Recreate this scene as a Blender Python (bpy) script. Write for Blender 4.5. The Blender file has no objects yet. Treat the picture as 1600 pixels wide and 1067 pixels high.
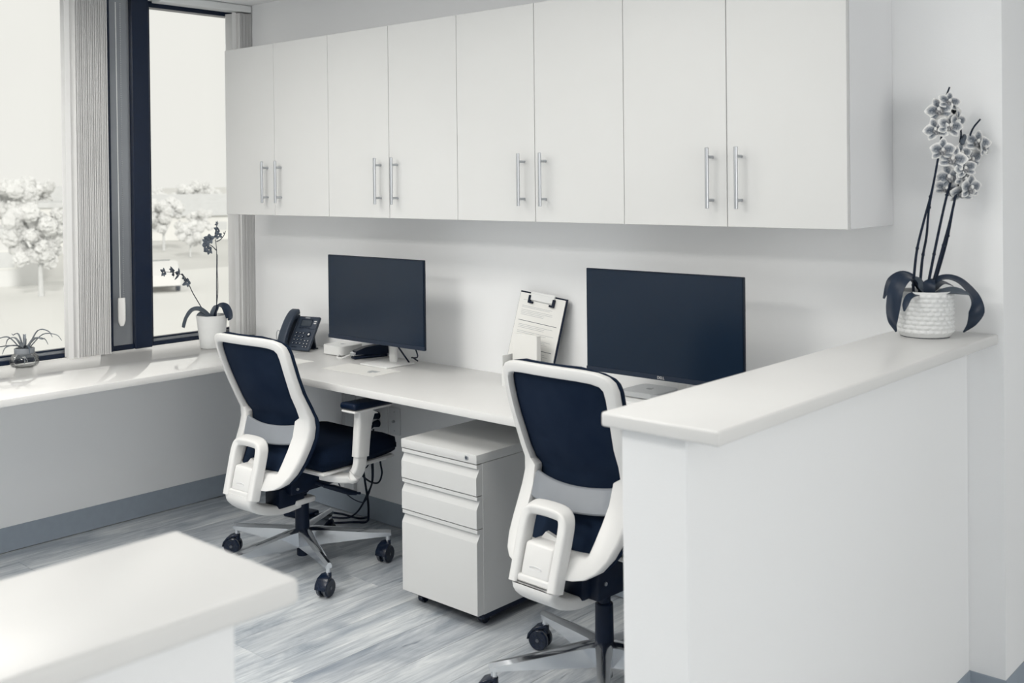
import bpy, bmesh, math, random
from mathutils import Vector, Matrix
random.seed(7)
PI = math.pi
S = bpy.context.scene
COL = S.collection

# ------------------------------------------------------------------ camera
cam_d = bpy.data.cameras.new('camera'); cam = bpy.data.objects.new('camera', cam_d); COL.objects.link(cam)
YAW, PITCH, ROLL = 0.7325543850735378, 0.008946303939238858, -0.01072792021159302
cy_, sy_ = math.cos(YAW), math.sin(YAW); cp, sp = math.cos(PITCH), math.sin(PITCH); cr, sr = math.cos(ROLL), math.sin(ROLL)
Rz = Matrix(((cy_, sy_, 0), (-sy_, cy_, 0), (0, 0, 1)))
B_ = Matrix(((1, 0, 0), (0, 0, -1), (0, 1, 0)))
Rx = Matrix(((1, 0, 0), (0, cp, -sp), (0, sp, cp)))
Rr = Matrix(((cr, -sr, 0), (sr, cr, 0), (0, 0, 1)))
M3 = Rr @ Rx @ B_ @ Rz                       # world -> image axes (x right, y down, z forward)
M3 = Matrix((M3[0], -M3[1], -M3[2]))         # -> blender camera axes
cam.matrix_world = Matrix.Translation((0, 0, 1.54)) @ M3.transposed().to_4x4()
cam_d.sensor_width = 36.0; cam_d.sensor_fit = 'HORIZONTAL'
cam_d.lens = 1672.954 / 1600 * 36.0
cam_d.shift_x = 0.0
cam_d.shift_y = -(533.5 - 293.706) / 1600    # the photograph is shift-corrected
cam_d.clip_start = 0.05; cam_d.clip_end = 2000
cam_d.dof.use_dof = True; cam_d.dof.focus_distance = 4.1; cam_d.dof.aperture_fstop = 4.5
S.camera = cam

# ------------------------------------------------------------------ world, sun, lights, exposure
w = bpy.data.worlds.new('world'); S.world = w; w.use_nodes = True
bg = w.node_tree.nodes['Background']
bg.inputs['Color'].default_value = (1.0, 0.985, 0.925, 1); bg.inputs['Strength'].default_value = 0.90
S.view_settings.view_transform = 'Standard'; S.view_settings.look = 'None'
S.view_settings.exposure = 0.0; S.view_settings.gamma = 1.0; S.view_settings.use_curve_mapping = False
sun_d = bpy.data.lights.new('sun', 'SUN'); sun_d.energy = 1.9; sun_d.angle = 0.1; sun_d.color = (1, .97, .92)
sun = bpy.data.objects.new('sun', sun_d); COL.objects.link(sun)
sun.rotation_euler = Vector((-.80, .42, -.42)).to_track_quat('-Z', 'Y').to_euler()   # shines from over the building towards the houses outside
CEIL = 2.43
LIGHT_POS = [(-3.5, 1.5), (-1.7, 1.9), (-2.9, 0.1), (-2.9, -1.1), (-1.6, -1.1), (0.8, 4.4)]
LIGHT_W = [22, 10, 46, 14, 0.5, 7]
for (lx, ly), e in zip(LIGHT_POS, LIGHT_W):
    ld = bpy.data.lights.new('panel_light', 'AREA'); ld.shape = 'RECTANGLE'; ld.size = 1.15; ld.size_y = 0.55
    ld.energy = e; ld.color = (1.0, 0.967, 0.905)
    lo = bpy.data.objects.new('panel_light', ld); COL.objects.link(lo); lo.location = (lx, ly, CEIL - 0.03)
# daylight lamps: unseen fill added out of view, one aimed up at the ceiling
FILL_W = [2, 58, 3]
for k, (p_, r_, sx_, sy2) in enumerate((((-0.9, -3.12, 1.45), (PI / 2, 0, PI), 4.2, 1.5), ((2.5, 0.6, 1.45), (PI / 2, 0, PI / 2), 3.4, 1.5), ((-1.9, -0.3, 1.75), (math.radians(155), 0, 0), 1.2, .8))):
    ld = bpy.data.lights.new('fill_light', 'AREA'); ld.shape = 'RECTANGLE'; ld.size = sx_; ld.size_y = sy2; ld.energy = FILL_W[k]; ld.color = (1.0, .974, .92)
    lo = bpy.data.objects.new('fill_light', ld); COL.objects.link(lo); lo.location = p_; lo.rotation_euler = r_

# ------------------------------------------------------------------ materials
def mat(name, col, rough=.5, metal=0.0, spec=.5, noise=0, nscale=20, bump=0, bscale=200, coat=0, trans=0, ior=1.45, noisecol=None, stretch=None):
    m = bpy.data.materials.new(name); m.use_nodes = True; nt = m.node_tree; b = nt.nodes['Principled BSDF']
    b.inputs['Base Color'].default_value = (*col, 1); b.inputs['Roughness'].default_value = rough
    b.inputs['Metallic'].default_value = metal; b.inputs['Specular IOR Level'].default_value = spec
    b.inputs['Coat Weight'].default_value = coat; b.inputs['Transmission Weight'].default_value = trans; b.inputs['IOR'].default_value = ior
    tc = nt.nodes.new('ShaderNodeTexCoord'); vec = tc.outputs['Object']
    if stretch:
        mp = nt.nodes.new('ShaderNodeMapping'); mp.inputs['Scale'].default_value = stretch; nt.links.new(vec, mp.inputs['Vector']); vec = mp.outputs['Vector']
    if noise:
        n = nt.nodes.new('ShaderNodeTexNoise'); n.inputs['Scale'].default_value = nscale; n.inputs['Detail'].default_value = 4
        nt.links.new(vec, n.inputs['Vector'])
        r = nt.nodes.new('ShaderNodeValToRGB'); r.color_ramp.elements[0].position = .3; r.color_ramp.elements[1].position = .7
        c2 = noisecol or tuple(max(0, c * (1 - noise)) for c in col)
        r.color_ramp.elements[0].color = (*c2, 1); r.color_ramp.elements[1].color = (*col, 1)
        nt.links.new(n.outputs['Fac'], r.inputs['Fac']); nt.links.new(r.outputs['Color'], b.inputs['Base Color'])
    if bump:
        n2 = nt.nodes.new('ShaderNodeTexNoise'); n2.inputs['Scale'].default_value = bscale
        nt.links.new(vec, n2.inputs['Vector'])
        bp = nt.nodes.new('ShaderNodeBump'); bp.inputs['Strength'].default_value = bump; bp.inputs['Distance'].default_value = .002
        nt.links.new(n2.outputs['Fac'], bp.inputs['Height']); nt.links.new(bp.outputs['Normal'], b.inputs['Normal'])
    return m
NAVY = (.0028, .0095, .028)
PAINT = mat('wall_paint', (.872, .885, .900), .85, spec=.2, bump=.15, bscale=350)
PAINT_LOW = PAINT
CEILM = mat('ceiling_paint', (.91, .918, .93), .9, spec=.1, bump=.1, bscale=200)
LAM = mat('white_laminate', (.655, .662, .662), .42, spec=.4, noise=.02, nscale=3)
LAM_EDGE = mat('white_laminate_carcass', (.78, .79, .81), .5, spec=.3, noise=.02, nscale=3)
QUARTZ = mat('white_quartz', (.74, .74, .735), .06, spec=.5, noise=.02, nscale=6)
QUARTZ2 = mat('white_quartz_honed', (.74, .74, .735), .30, spec=.45, noise=.02, nscale=6)
BASEB = mat('grey_rubber_base', (.31, .36, .42), .5, spec=.3, noise=.06, nscale=30)
DARKM = mat('dark_anodised_frame', (.006, .014, .036), .32, spec=.4, noise=.1, nscale=40)
GREYM = mat('grey_satin_frame', (.30, .32, .35), .28, metal=.5, spec=.5, noise=.05, nscale=12)
VANE = mat('blind_vane_fabric', (.88, .88, .88), .75, spec=.2, bump=.2, bscale=500)
def add_translucency(m, col, f):
    nt = m.node_tree; b = nt.nodes['Principled BSDF']; o = nt.nodes['Material Output']
    t = nt.nodes.new('ShaderNodeBsdfTranslucent'); t.inputs['Color'].default_value = (*col, 1); mx = nt.nodes.new('ShaderNodeMixShader'); mx.inputs[0].default_value = f
    nt.links.new(b.outputs[0], mx.inputs[1]); nt.links.new(t.outputs[0], mx.inputs[2]); nt.links.new(mx.outputs[0], o.inputs['Surface'])
add_translucency(VANE, (.90, .91, .92), .35)
RAIL = mat('white_head_rail', (.72, .74, .75), .4, spec=.4, noise=.02, nscale=10)
CPLAS = mat('white_chair_plastic', (.755, .755, .75), .38, spec=.45, noise=.015, nscale=30)
BLACK = mat('black_plastic', NAVY, .4, spec=.25, noise=.2, nscale=60)
FABRIC = mat('dark_seat_fabric', (.0045, .011, .028), .9, spec=.12, noise=.35, nscale=260, bump=.6, bscale=900)
MESHF = mat('dark_back_mesh', (.006, .014, .034), .85, spec=.12, noise=.45, nscale=9, noisecol=(.012, .022, .045), bump=.5, bscale=1200)
LUMB = mat('grey_lumbar_plastic', (.25, .27, .30), .45, spec=.4, noise=.04, nscale=20)
CHROME = mat('polished_aluminium', (.72, .74, .77), .16, metal=1.0, noise=.03, nscale=15)
STEEL = mat('brushed_steel', (.50, .52, .55), .32, metal=.85, noise=.1, nscale=60, stretch=(1, 1, .05))
CASTER = mat('black_caster', NAVY, .25, spec=.5, noise=.2, nscale=40)
TREAD = mat('caster_tread', (.10, .11, .13), .45, spec=.3, noise=.2, nscale=80)
SCREEN = mat('monitor_screen', (.0085, .0185, .037), .22, spec=.42, noise=.05, nscale=5)
BEZEL = mat('monitor_bezel', (.0035, .009, .022), .4, spec=.3, noise=.1, nscale=30)
BEZ2 = mat('monitor_lower_bezel', (.018, .028, .05), .45, spec=.3, noise=.1, nscale=30)
LOGOW = mat('pale_logo_print', (.7, .7, .7), .5, noise=.02, nscale=10)
PLW = mat('white_device_plastic', (.76, .77, .77), .35, spec=.45, noise=.015, nscale=20)
ALU = mat('bead_blasted_aluminium', (.62, .64, .66), .42, metal=.6, noise=.03, nscale=80)
LOGOG = mat('grey_logo_print', (.33, .35, .38), .4, noise=.03, nscale=20)
PHONE = mat('dark_grey_phone_plastic', (.035, .048, .072), .42, spec=.4, noise=.1, nscale=80)
PHONE2 = mat('phone_black_plastic', (.010, .018, .034), .35, spec=.35, noise=.1, nscale=80)
LCD = mat('phone_display', (.055, .068, .085), .25, spec=.5, noise=.1, nscale=60)
PAPER = mat('paper', (.80, .80, .78), .8, spec=.1, noise=.02, nscale=12)
PRINT = mat('grey_print', (.45, .47, .49), .8, spec=.1, noise=.1, nscale=120)
PRINTD = mat('dark_print', (.04, .06, .09), .8, spec=.1, noise=.1, nscale=120)
LEAF = mat('orchid_leaf', (.010, .020, .042), .38, spec=.35, noise=.4, nscale=8, noisecol=(.020, .033, .058), stretch=(6, 1, 1))
LEAF2 = mat('paler_orchid_leaf', (.045, .060, .082), .45, spec=.35, noise=.4, nscale=14, noisecol=(.09, .11, .135))
STEM = mat('orchid_stem', (.006, .014, .034), .5, spec=.3, noise=.3, nscale=60)
POT = mat('white_ceramic_pot', (.72, .735, .74), .4, spec=.4, noise=.03, nscale=40)
SOIL = mat('dark_bark_soil', (.012, .02, .035), .95, noise=.6, nscale=90, bump=1, bscale=300)
BLOOM2 = mat('grey_petals', (.13, .15, .18), .6, spec=.2, noise=.5, nscale=60, noisecol=(.05, .065, .09))  # mottled grey of the small orchid's petals, also on the buds
AIRL = mat('air_plant_leaf', (.30, .32, .34), .6, spec=.2, noise=.6, nscale=25, noisecol=(.12, .14, .17))
CABLE = mat('black_cable', NAVY, .5, spec=.3, noise=.1, nscale=60)
WIRE = mat('white_cable', (.74, .75, .75), .4, noise=.02, nscale=60)
HOLE = mat('dark_hole', (.01, .018, .035), .6, noise=.1, nscale=60)
PLATE = mat('wall_plate', (.70, .72, .74), .4, noise=.02, nscale=40)

def glass_mat():
    m = bpy.data.materials.new('clear_glass'); m.use_nodes = True; nt = m.node_tree; nt.nodes.clear()
    o = nt.nodes.new('ShaderNodeOutputMaterial'); mx = nt.nodes.new('ShaderNodeMixShader')
    t = nt.nodes.new('ShaderNodeBsdfTransparent'); t.inputs['Color'].default_value = (.985, .99, .99, 1)
    g = nt.nodes.new('ShaderNodeBsdfGlossy'); g.inputs['Roughness'].default_value = .02
    fr = nt.nodes.new('ShaderNodeFresnel'); fr.inputs['IOR'].default_value = 1.35
    mul = nt.nodes.new('ShaderNodeMath'); mul.operation = 'MULTIPLY'; mul.inputs[1].default_value = .7
    nt.links.new(fr.outputs[0], mul.inputs[0]); nt.links.new(mul.outputs[0], mx.inputs[0])
    nt.links.new(t.outputs[0], mx.inputs[1]); nt.links.new(g.outputs[0], mx.inputs[2]); nt.links.new(mx.outputs[0], o.inputs[0])
    return m
GLASS = glass_mat()

def floor_mat():
    m = bpy.data.materials.new('grey_vinyl_plank'); m.use_nodes = True; nt = m.node_tree; b = nt.nodes['Principled BSDF']
    b.inputs['Roughness'].default_value = .36; b.inputs['Specular IOR Level'].default_value = .45
    tc = nt.nodes.new('ShaderNodeTexCoord'); oi = nt.nodes.new('ShaderNodeObjectInfo')
    add = nt.nodes.new('ShaderNodeVectorMath'); add.operation = 'ADD'
    mul = nt.nodes.new('ShaderNodeVectorMath'); mul.operation = 'SCALE'; mul.inputs['Scale'].default_value = 1
    cmb = nt.nodes.new('ShaderNodeCombineXYZ'); m7 = nt.nodes.new('ShaderNodeMath'); m7.operation = 'MULTIPLY'; m7.inputs[1].default_value = 37
    nt.links.new(oi.outputs['Random'], m7.inputs[0]); nt.links.new(m7.outputs[0], cmb.inputs[0]); nt.links.new(m7.outputs[0], cmb.inputs[1])
    nt.links.new(tc.outputs['Object'], add.inputs[0]); nt.links.new(cmb.outputs[0], add.inputs[1])
    def noise(scale, st, det=5, dist=0.0, rough=.6):
        mp = nt.nodes.new('ShaderNodeMapping'); mp.inputs['Scale'].default_value = st
        n = nt.nodes.new('ShaderNodeTexNoise'); n.inputs['Scale'].default_value = scale; n.inputs['Detail'].default_value = det
        n.inputs['Distortion'].default_value = dist; n.inputs['Roughness'].default_value = rough
        nt.links.new(add.outputs[0], mp.inputs['Vector']); nt.links.new(mp.outputs['Vector'], n.inputs['Vector']); return n.outputs['Fac']
    def ramp(f, a, b_, ca, cb):
        r = nt.nodes.new('ShaderNodeValToRGB'); r.color_ramp.elements[0].position = a; r.color_ramp.elements[1].position = b_
        r.color_ramp.elements[0].color = (*ca, 1); r.color_ramp.elements[1].color = (*cb, 1); nt.links.new(f, r.inputs['Fac']); return r.outputs['Color']
    big = ramp(noise(4.5, (2.0, .5, 1), 5, 1.0), .34, .64, (.40, .44, .49), (.77, .79, .80))
    fine = ramp(noise(15, (2.4, .16, 1), 7, 1.2, .68), .36, .60, (.72, .74, .77), (1, 1, 1))
    streak = ramp(noise(60, (2.2, .05, 1), 5, .3, .6), .40, .56, (.86, .87, .88), (1, 1, 1))
    knots = ramp(noise(9, (1.6, .22, 1), 3, 1.5), .27, .36, (.42, .45, .50), (1, 1, 1))
    def mulc(a, b2):
        x = nt.nodes.new('ShaderNodeMix'); x.data_type = 'RGBA'; x.blend_type = 'MULTIPLY'; x.inputs[0].default_value = 1
        nt.links.new(a, x.inputs[6]); nt.links.new(b2, x.inputs[7]); return x.outputs[2]
    tone = ramp(oi.outputs['Random'], 0, 1, (.86, .87, .89), (1.12, 1.12, 1.11))
    c = mulc(mulc(mulc(mulc(big, fine), streak), knots), tone)
    nt.links.new(c, b.inputs['Base Color'])
    bp = nt.nodes.new('ShaderNodeBump'); bp.inputs['Strength'].default_value = .25; bp.inputs['Distance'].default_value = .001
    nt.links.new(noise(26, (2.6, .09, 1), 6, .4, .7), bp.inputs['Height']); nt.links.new(bp.outputs['Normal'], b.inputs['Normal'])
    return m
FLOOR = floor_mat()

def petal_mat():
    # pale rim, grey veined middle: a colour of the petal itself, by distance from the flower's own centre
    m = bpy.data.materials.new('veined_orchid_petal'); m.use_nodes = True; nt = m.node_tree; b = nt.nodes['Principled BSDF']
    b.inputs['Roughness'].default_value = .55; b.inputs['Specular IOR Level'].default_value = .2
    at = nt.nodes.new('ShaderNodeAttribute'); at.attribute_name = 'rim'
    tc = nt.nodes.new('ShaderNodeTexCoord'); n = nt.nodes.new('ShaderNodeTexNoise'); n.inputs['Scale'].default_value = 260; n.inputs['Detail'].default_value = 3
    nt.links.new(tc.outputs['Object'], n.inputs['Vector'])
    ma = nt.nodes.new('ShaderNodeMath'); ma.operation = 'MULTIPLY_ADD'; ma.inputs[1].default_value = .5; nt.links.new(n.outputs['Fac'], ma.inputs[0]); nt.links.new(at.outputs['Fac'], ma.inputs[2])
    r = nt.nodes.new('ShaderNodeValToRGB'); e = r.color_ramp.elements
    e[0].position = .26; e[0].color = (.10, .12, .15, 1); e[1].position = .92; e[1].color = (.86, .86, .85, 1)
    x = e.new(.48); x.color = (.36, .38, .41, 1); x = e.new(.66); x.color = (.62, .63, .63, 1)
    nt.links.new(ma.outputs[0], r.inputs['Fac']); nt.links.new(r.outputs['Color'], b.inputs['Base Color'])
    return m
PETAL = petal_mat()
LIPM = mat('dark_orchid_lip', (.012, .022, .045), .4, noise=.7, nscale=200, noisecol=(.5, .5, .5))
PETW = mat('white_orchid_column', (.78, .78, .77), .5, noise=.05, nscale=80)

# ------------------------------------------------------------------ helpers
def obj(name, bm, m, parent=None, sharp=35, loc=None):
    me = bpy.data.meshes.new(name)
    bmesh.ops.recalc_face_normals(bm, faces=bm.faces[:]); bm.to_mesh(me); bm.free()
    me.materials.append(m)
    if sharp is not None:
        me.polygons.foreach_set('use_smooth', [True] * len(me.polygons)); me.set_sharp_from_angle(angle=math.radians(sharp))
    o = bpy.data.objects.new(name, me); COL.objects.link(o)
    if parent: o.parent = parent
    if loc: o.location = loc
    return o
def thing(name, label, cat, loc=(0, 0, 0), rotz=0, group=None):
    o = bpy.data.objects.new(name, None); COL.objects.link(o); o.empty_display_size = .1
    o.location = loc; o.rotation_euler = (0, 0, rotz); o['label'] = label; o['category'] = cat
    if group: o['group'] = group
    return o
def tag(o, label, cat, group=None):
    o['label'] = label; o['category'] = cat
    if group: o['group'] = group
    return o
def struct(name, bm, m, parent=None, sharp=35):
    o = obj(name, bm, m, parent, sharp)
    if parent is None: o['kind'] = 'structure'
    return o
def BM(): return bmesh.new()
def box(bm, x0, x1, y0, y1, z0, z1, bev=0, seg=2):
    b2 = bmesh.new(); bmesh.ops.create_cube(b2, size=1)
    for v in b2.verts: v.co = Vector(((x0 + x1) / 2 + v.co.x * (x1 - x0), (y0 + y1) / 2 + v.co.y * (y1 - y0), (z0 + z1) / 2 + v.co.z * (z1 - z0)))
    if bev: bmesh.ops.bevel(b2, geom=b2.edges[:], offset=bev, segments=seg, affect='EDGES', profile=.5)
    merge(bm, b2); return bm
def merge(bm, b2, mtx=None):
    if mtx: bmesh.ops.transform(b2, matrix=mtx, verts=b2.verts[:])
    vm = {v: bm.verts.new(v.co) for v in b2.verts}
    for f in b2.faces:
        try: bm.faces.new([vm[v] for v in f.verts])
        except ValueError: pass
    b2.free()
def bx(x0, x1, y0, y1, z0, z1, bev=0, seg=2): return box(BM(), x0, x1, y0, y1, z0, z1, bev, seg)
def frame_of(t):
    t = t.normalized(); a = Vector((0, 0, 1)) if abs(t.z) < .9 else Vector((1, 0, 0))
    n = t.cross(a).normalized(); return n, t.cross(n).normalized()
def cyl(bm, p0, p1, r0, r1=None, seg=16, bev=0):
    p0 = Vector(p0); p1 = Vector(p1); r1 = r0 if r1 is None else r1
    n, b = frame_of(p1 - p0); d = (p1 - p0).normalized()
    prof = [(0, r0), (1, r1)]
    if bev: L = (p1 - p0).length; prof = [(0, r0 - bev), (bev / L, r0), (1 - bev / L, r1), (1, r1 - bev)]
    rings = []
    for f, r in prof:
        c = p0.lerp(p1, f); rings.append([bm.verts.new(c + (n * math.cos(2 * PI * k / seg) + b * math.sin(2 * PI * k / seg)) * r) for k in range(seg)])
    for A, Bq in zip(rings, rings[1:]):
        for k in range(seg): bm.faces.new((A[k], A[(k + 1) % seg], Bq[(k + 1) % seg], Bq[k]))
    bm.faces.new(rings[0][::-1]); bm.faces.new(rings[-1]); return bm
def tube(bm, pts, r, seg=8, radii=None):
    pts = [Vector(p) for p in pts]; n = None; rings = []
    for i, p in enumerate(pts):
        t = (pts[min(i + 1, len(pts) - 1)] - pts[max(i - 1, 0)]).normalized()
        if n is None: n, _ = frame_of(t)
        n = (n - t * n.dot(t)).normalized(); b = t.cross(n); rr = radii[i] if radii else r
        rings.append([bm.verts.new(p + (n * math.cos(2 * PI * k / seg) + b * math.sin(2 * PI * k / seg)) * rr) for k in range(seg)])
    for A, Bq in zip(rings, rings[1:]):
        for k in range(seg): bm.faces.new((A[k], A[(k + 1) % seg], Bq[(k + 1) % seg], Bq[k]))
    bm.faces.new(rings[0][::-1]); bm.faces.new(rings[-1]); return bm
def spline(pts, n=6):
    pts = [Vector(p) for p in pts]; out = []
    P = [pts[0] * 2 - pts[1]] + pts + [pts[-1] * 2 - pts[-2]]
    for i in range(1, len(P) - 2):
        for k in range(n):
            t = k / n; a, b, c, d = P[i - 1], P[i], P[i + 1], P[i + 2]
            out.append(.5 * ((2 * b) + (c - a) * t + (2 * a - 5 * b + 4 * c - d) * t * t + (3 * b - a - 3 * c + d) * t ** 3))
    out.append(pts[-1]); return out
def rrect(w, h, r, n=3):
    out = []
    for cx, cy, a0 in ((w / 2 - r, h / 2 - r, 0), (-w / 2 + r, h / 2 - r, 90), (-w / 2 + r, -h / 2 + r, 180), (w / 2 - r, -h / 2 + r, 270)):
        for k in range(n + 1):
            a = math.radians(a0 + 90 * k / n); out.append((cx + r * math.cos(a), cy + r * math.sin(a)))
    return out
def sweep(bm, pts, ref, sizes, r=.3, closed=False):
    """rounded rectangle swept along pts; ref = direction of its thickness; sizes = list of (width, thickness)"""
    pts = [Vector(p) for p in pts]; N = len(pts); rings = []
    for i, p in enumerate(pts):
        if closed: t = pts[(i + 1) % N] - pts[i - 1]
        else: t = pts[min(i + 1, N - 1)] - pts[max(i - 1, 0)]
        t.normalize(); rf = Vector(ref(i) if callable(ref) else ref); d = (rf - t * rf.dot(t)).normalized(); s = t.cross(d)
        w_, h_ = sizes(i) if callable(sizes) else sizes
        rings.append([bm.verts.new(p + s * a + d * b) for a, b in rrect(w_, h_, min(w_, h_) * r)])
    K = len(rings[0])
    for i in range(N if closed else N - 1):
        A, Bq = rings[i], rings[(i + 1) % N]
        for k in range(K): bm.faces.new((A[k], A[(k + 1) % K], Bq[(k + 1) % K], Bq[k]))
    if not closed: bm.faces.new(rings[0][::-1]); bm.faces.new(rings[-1])
    return bm
def prism(bm, poly, x0, x1, axis='x'):
    def P(a, b, t): return Vector((t, a, b)) if axis == 'x' else (Vector((a, t, b)) if axis == 'y' else Vector((a, b, t)))
    A = [bm.verts.new(P(a, b, x0)) for a, b in poly]; Bq = [bm.verts.new(P(a, b, x1)) for a, b in poly]; n = len(poly)
    for k in range(n): bm.faces.new((A[k], A[(k + 1) % n], Bq[(k + 1) % n], Bq[k]))
    bm.faces.new(A[::-1]); bm.faces.new(Bq); return bm
def lathe(bm, prof, seg=32, cx=0, cy=0, cap0=True, cap1=False, fn=None):
    rings = []
    for j, (r, z) in enumerate(prof):
        ring = []
        for k in range(seg):
            a = 2 * PI * k / seg; rr = r + (fn(j, k, z) if fn else 0)
            ring.append(bm.verts.new((cx + rr * math.cos(a), cy + rr * math.sin(a), z)))
        rings.append(ring)
    for A, Bq in zip(rings, rings[1:]):
        for k in range(seg): bm.faces.new((A[k], A[(k + 1) % seg], Bq[(k + 1) % seg], Bq[k]))
    if cap0: bm.faces.new(rings[0][::-1])
    if cap1: bm.faces.new(rings[-1])
    return bm
def text_bm(txt, size, depth=.0004):
    cu = bpy.data.curves.new('t', 'FONT'); cu.body = txt; cu.size = size; cu.extrude = depth; cu.align_x = 'CENTER'; cu.align_y = 'CENTER'; cu.resolution_u = 3
    to = bpy.data.objects.new('t', cu); COL.objects.link(to); bpy.context.view_layer.update()
    me = bpy.data.meshes.new_from_object(to); b = BM(); b.from_mesh(me)
    bpy.data.objects.remove(to); bpy.data.curves.remove(cu); bpy.data.meshes.remove(me); return b

# ================================================================== THE ROOM
WL, WY = -4.57, 3.168            # lower window wall face, back wall face
XR, YB = 2.6, -3.2               # room limits out of view
DZ = .755                        # desk top height
WX = -4.70                       # plane of the window frames
# floor slab + planks
fl = struct('floor', bx(WL - .2, XR + .2, YB - .2, 6.2, -.12, -.0045), FLOOR, sharp=None)
PW, PL = .189, 1.22
pm = BM(); box(pm, -PW / 2 + .0006, PW / 2 - .0006, 0.0006, PL - .0006, -.0042, 0, .0006, 1); 
proto_me = None
x = -3.092 - PW * 8; row = 0
while x < 2.5:
    y = -1.6 - random.uniform(0, PL)
    if -4.60 < x + PW and x < -1.09:
        while y < WY:
            y1 = min(y + PL, WY - .002); xa, xb = max(x, WL + .002), x + PW
            if y1 - y > .02:
                if xa == x and abs(y1 - y - PL) < 1e-6:
                    if proto_me is None:
                        o = obj('plank', pm, FLOOR, fl, sharp=None); proto_me = o.data
                    else:
                        o = bpy.data.objects.new('plank', proto_me); COL.objects.link(o); o.parent = fl
                    o.location = (x + PW / 2, y, 0)
                else:
                    o = obj('plank', bx(xa - x - PW / 2 + .0006, PW / 2 - .0006, .0006, y1 - y - .0006, -.0042, 0, .0006, 1), FLOOR, fl, sharp=None)
                    o.location = (x + PW / 2, y, 0)
            y += PL
    x += PW; row += 1

struct('wall_back', bx(WX - .14, -.99, WY, WY + .12, 0, CEIL + .05), PAINT)
struct('wall_return', bx(-1.11, -.99, WY + .12, 6.0, 0, CEIL + .05), PAINT)
struct('wall_hall', bx(-1.11, XR + .1, 6.0, 6.12, 0, CEIL + .05), PAINT)
struct('wall_right', bx(XR, XR + .12, YB, 6.0, 0, CEIL + .05), PAINT)
struct('wall_front', bx(WL - .3, XR + .12, YB - .12, YB, 0, CEIL + .05), PAINT)
struct('wall_left', bx(WL - .12, WL, YB, WY, 0, DZ - .03), PAINT)
struct('wall_left_pier', bx(WX - .14, WX + .03, 3.16, WY, DZ, CEIL), PAINT)
struct('wall_left_end', bx(WX - .14, WX + .02, YB, -.9, 0, CEIL), PAINT)
struct('ceiling', bx(WX - .14, XR + .12, YB - .12, 6.12, CEIL, CEIL + .1), CEILM)
# baseboards with a cove toe
def baseb(name, x0, y0, x1, y1, nx, ny):
    b = BM(); prof = [(0, .004), (.010, .004), (.006, .018), (.004, .10), (.0025, .104), (0, .104)]
    A = [b.verts.new((x0 + nx * d, y0 + ny * d, z)) for d, z in prof]; Bq = [b.verts.new((x1 + nx * d, y1 + ny * d, z)) for d, z in prof]; n = len(prof)
    for k in range(n): b.faces.new((A[k], A[(k + 1) % n], Bq[(k + 1) % n], Bq[k]))
    b.faces.new(A); b.faces.new(Bq[::-1]); return struct(name, b, BASEB)
baseb('baseboard_left', WL, -3.1, WL, WY, 1, 0)
baseb('baseboard_back', WL, WY, -1.24, WY, 0, -1)
baseb('baseboard_back_right', -1.09, WY, -.99, WY, 0, -1)
baseb('baseboard_return', -.99, WY - .004, -.99, 6.0, 1, 0)

# half walls (this one and the near one carry the same cap)
struct('wall_partition', bx(-1.24, -1.09, 1.69, WY, 0, 1.0545, .003, 1), PAINT)
struct('wall_partition_near', bx(-1.24, -1.09, -1.4, .715, 0, 1.0545, .003, 1), PAINT)
baseb('baseboard_partition', -1.09, 1.69, -1.09, WY, 1, 0)
baseb('baseboard_partition_inner', -1.24, 1.69, -1.24, WY, -1, 0)
baseb('baseboard_partition_end', -1.24, 1.69, -1.09, 1.69, 0, -1)
baseb('baseboard_partition_near', -1.09, -1.4, -1.09, .715, 1, 0)
baseb('baseboard_partition_near_inner', -1.24, -1.4, -1.24, .715, -1, 0)
tag(obj('counter_cap', bx(-1.268, -1.004, 1.66, WY, 1.055, 1.084, .006, 3), QUARTZ2), 'white stone cap on the half wall under the tall blooming orchid', 'counter')
tag(obj('counter_cap', bx(-1.268, -1.004, -1.4, .745, 1.055, 1.084, .006, 3), QUARTZ2), 'blurred white stone cap on the low wall nearest the camera', 'counter')

# worktops
tag(obj('window_counter', bx(-4.715, -3.985, -3.1, WY - .001, DZ - .029, DZ, .003, 2), QUARTZ), 'glossy white stone counter running along the windows', 'counter')
tag(obj('desk_worktop', bx(-3.984, -1.242, 2.600, WY - .001, DZ - .029, DZ, .003, 2), QUARTZ2), 'long white desktop along the back wall under the cabinets', 'desk')
# hanging support panel below the desk corner
mp_ = tag(obj('modesty_panel', bx(-4.0, -3.68, 2.965, 2.985, .36, DZ - .03, .002, 1), LAM_EDGE), 'pale panel hanging under the desk behind the left chair', 'panel')
obj('angle_bracket', prism(BM(), [(2.985, DZ - .031), (3.12, DZ - .031), (3.12, DZ - .037), (2.991, DZ - .037), (2.991, .60), (2.985, .60)], -3.75, -3.72), LAM_EDGE, mp_)
tag(obj('cable_raceway', bx(-3.90, -3.83, WY - .02, WY - .001, .105, DZ - .031, .003, 1), PLATE), 'white vertical cable cover on the wall under the desk', 'cable cover')

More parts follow.
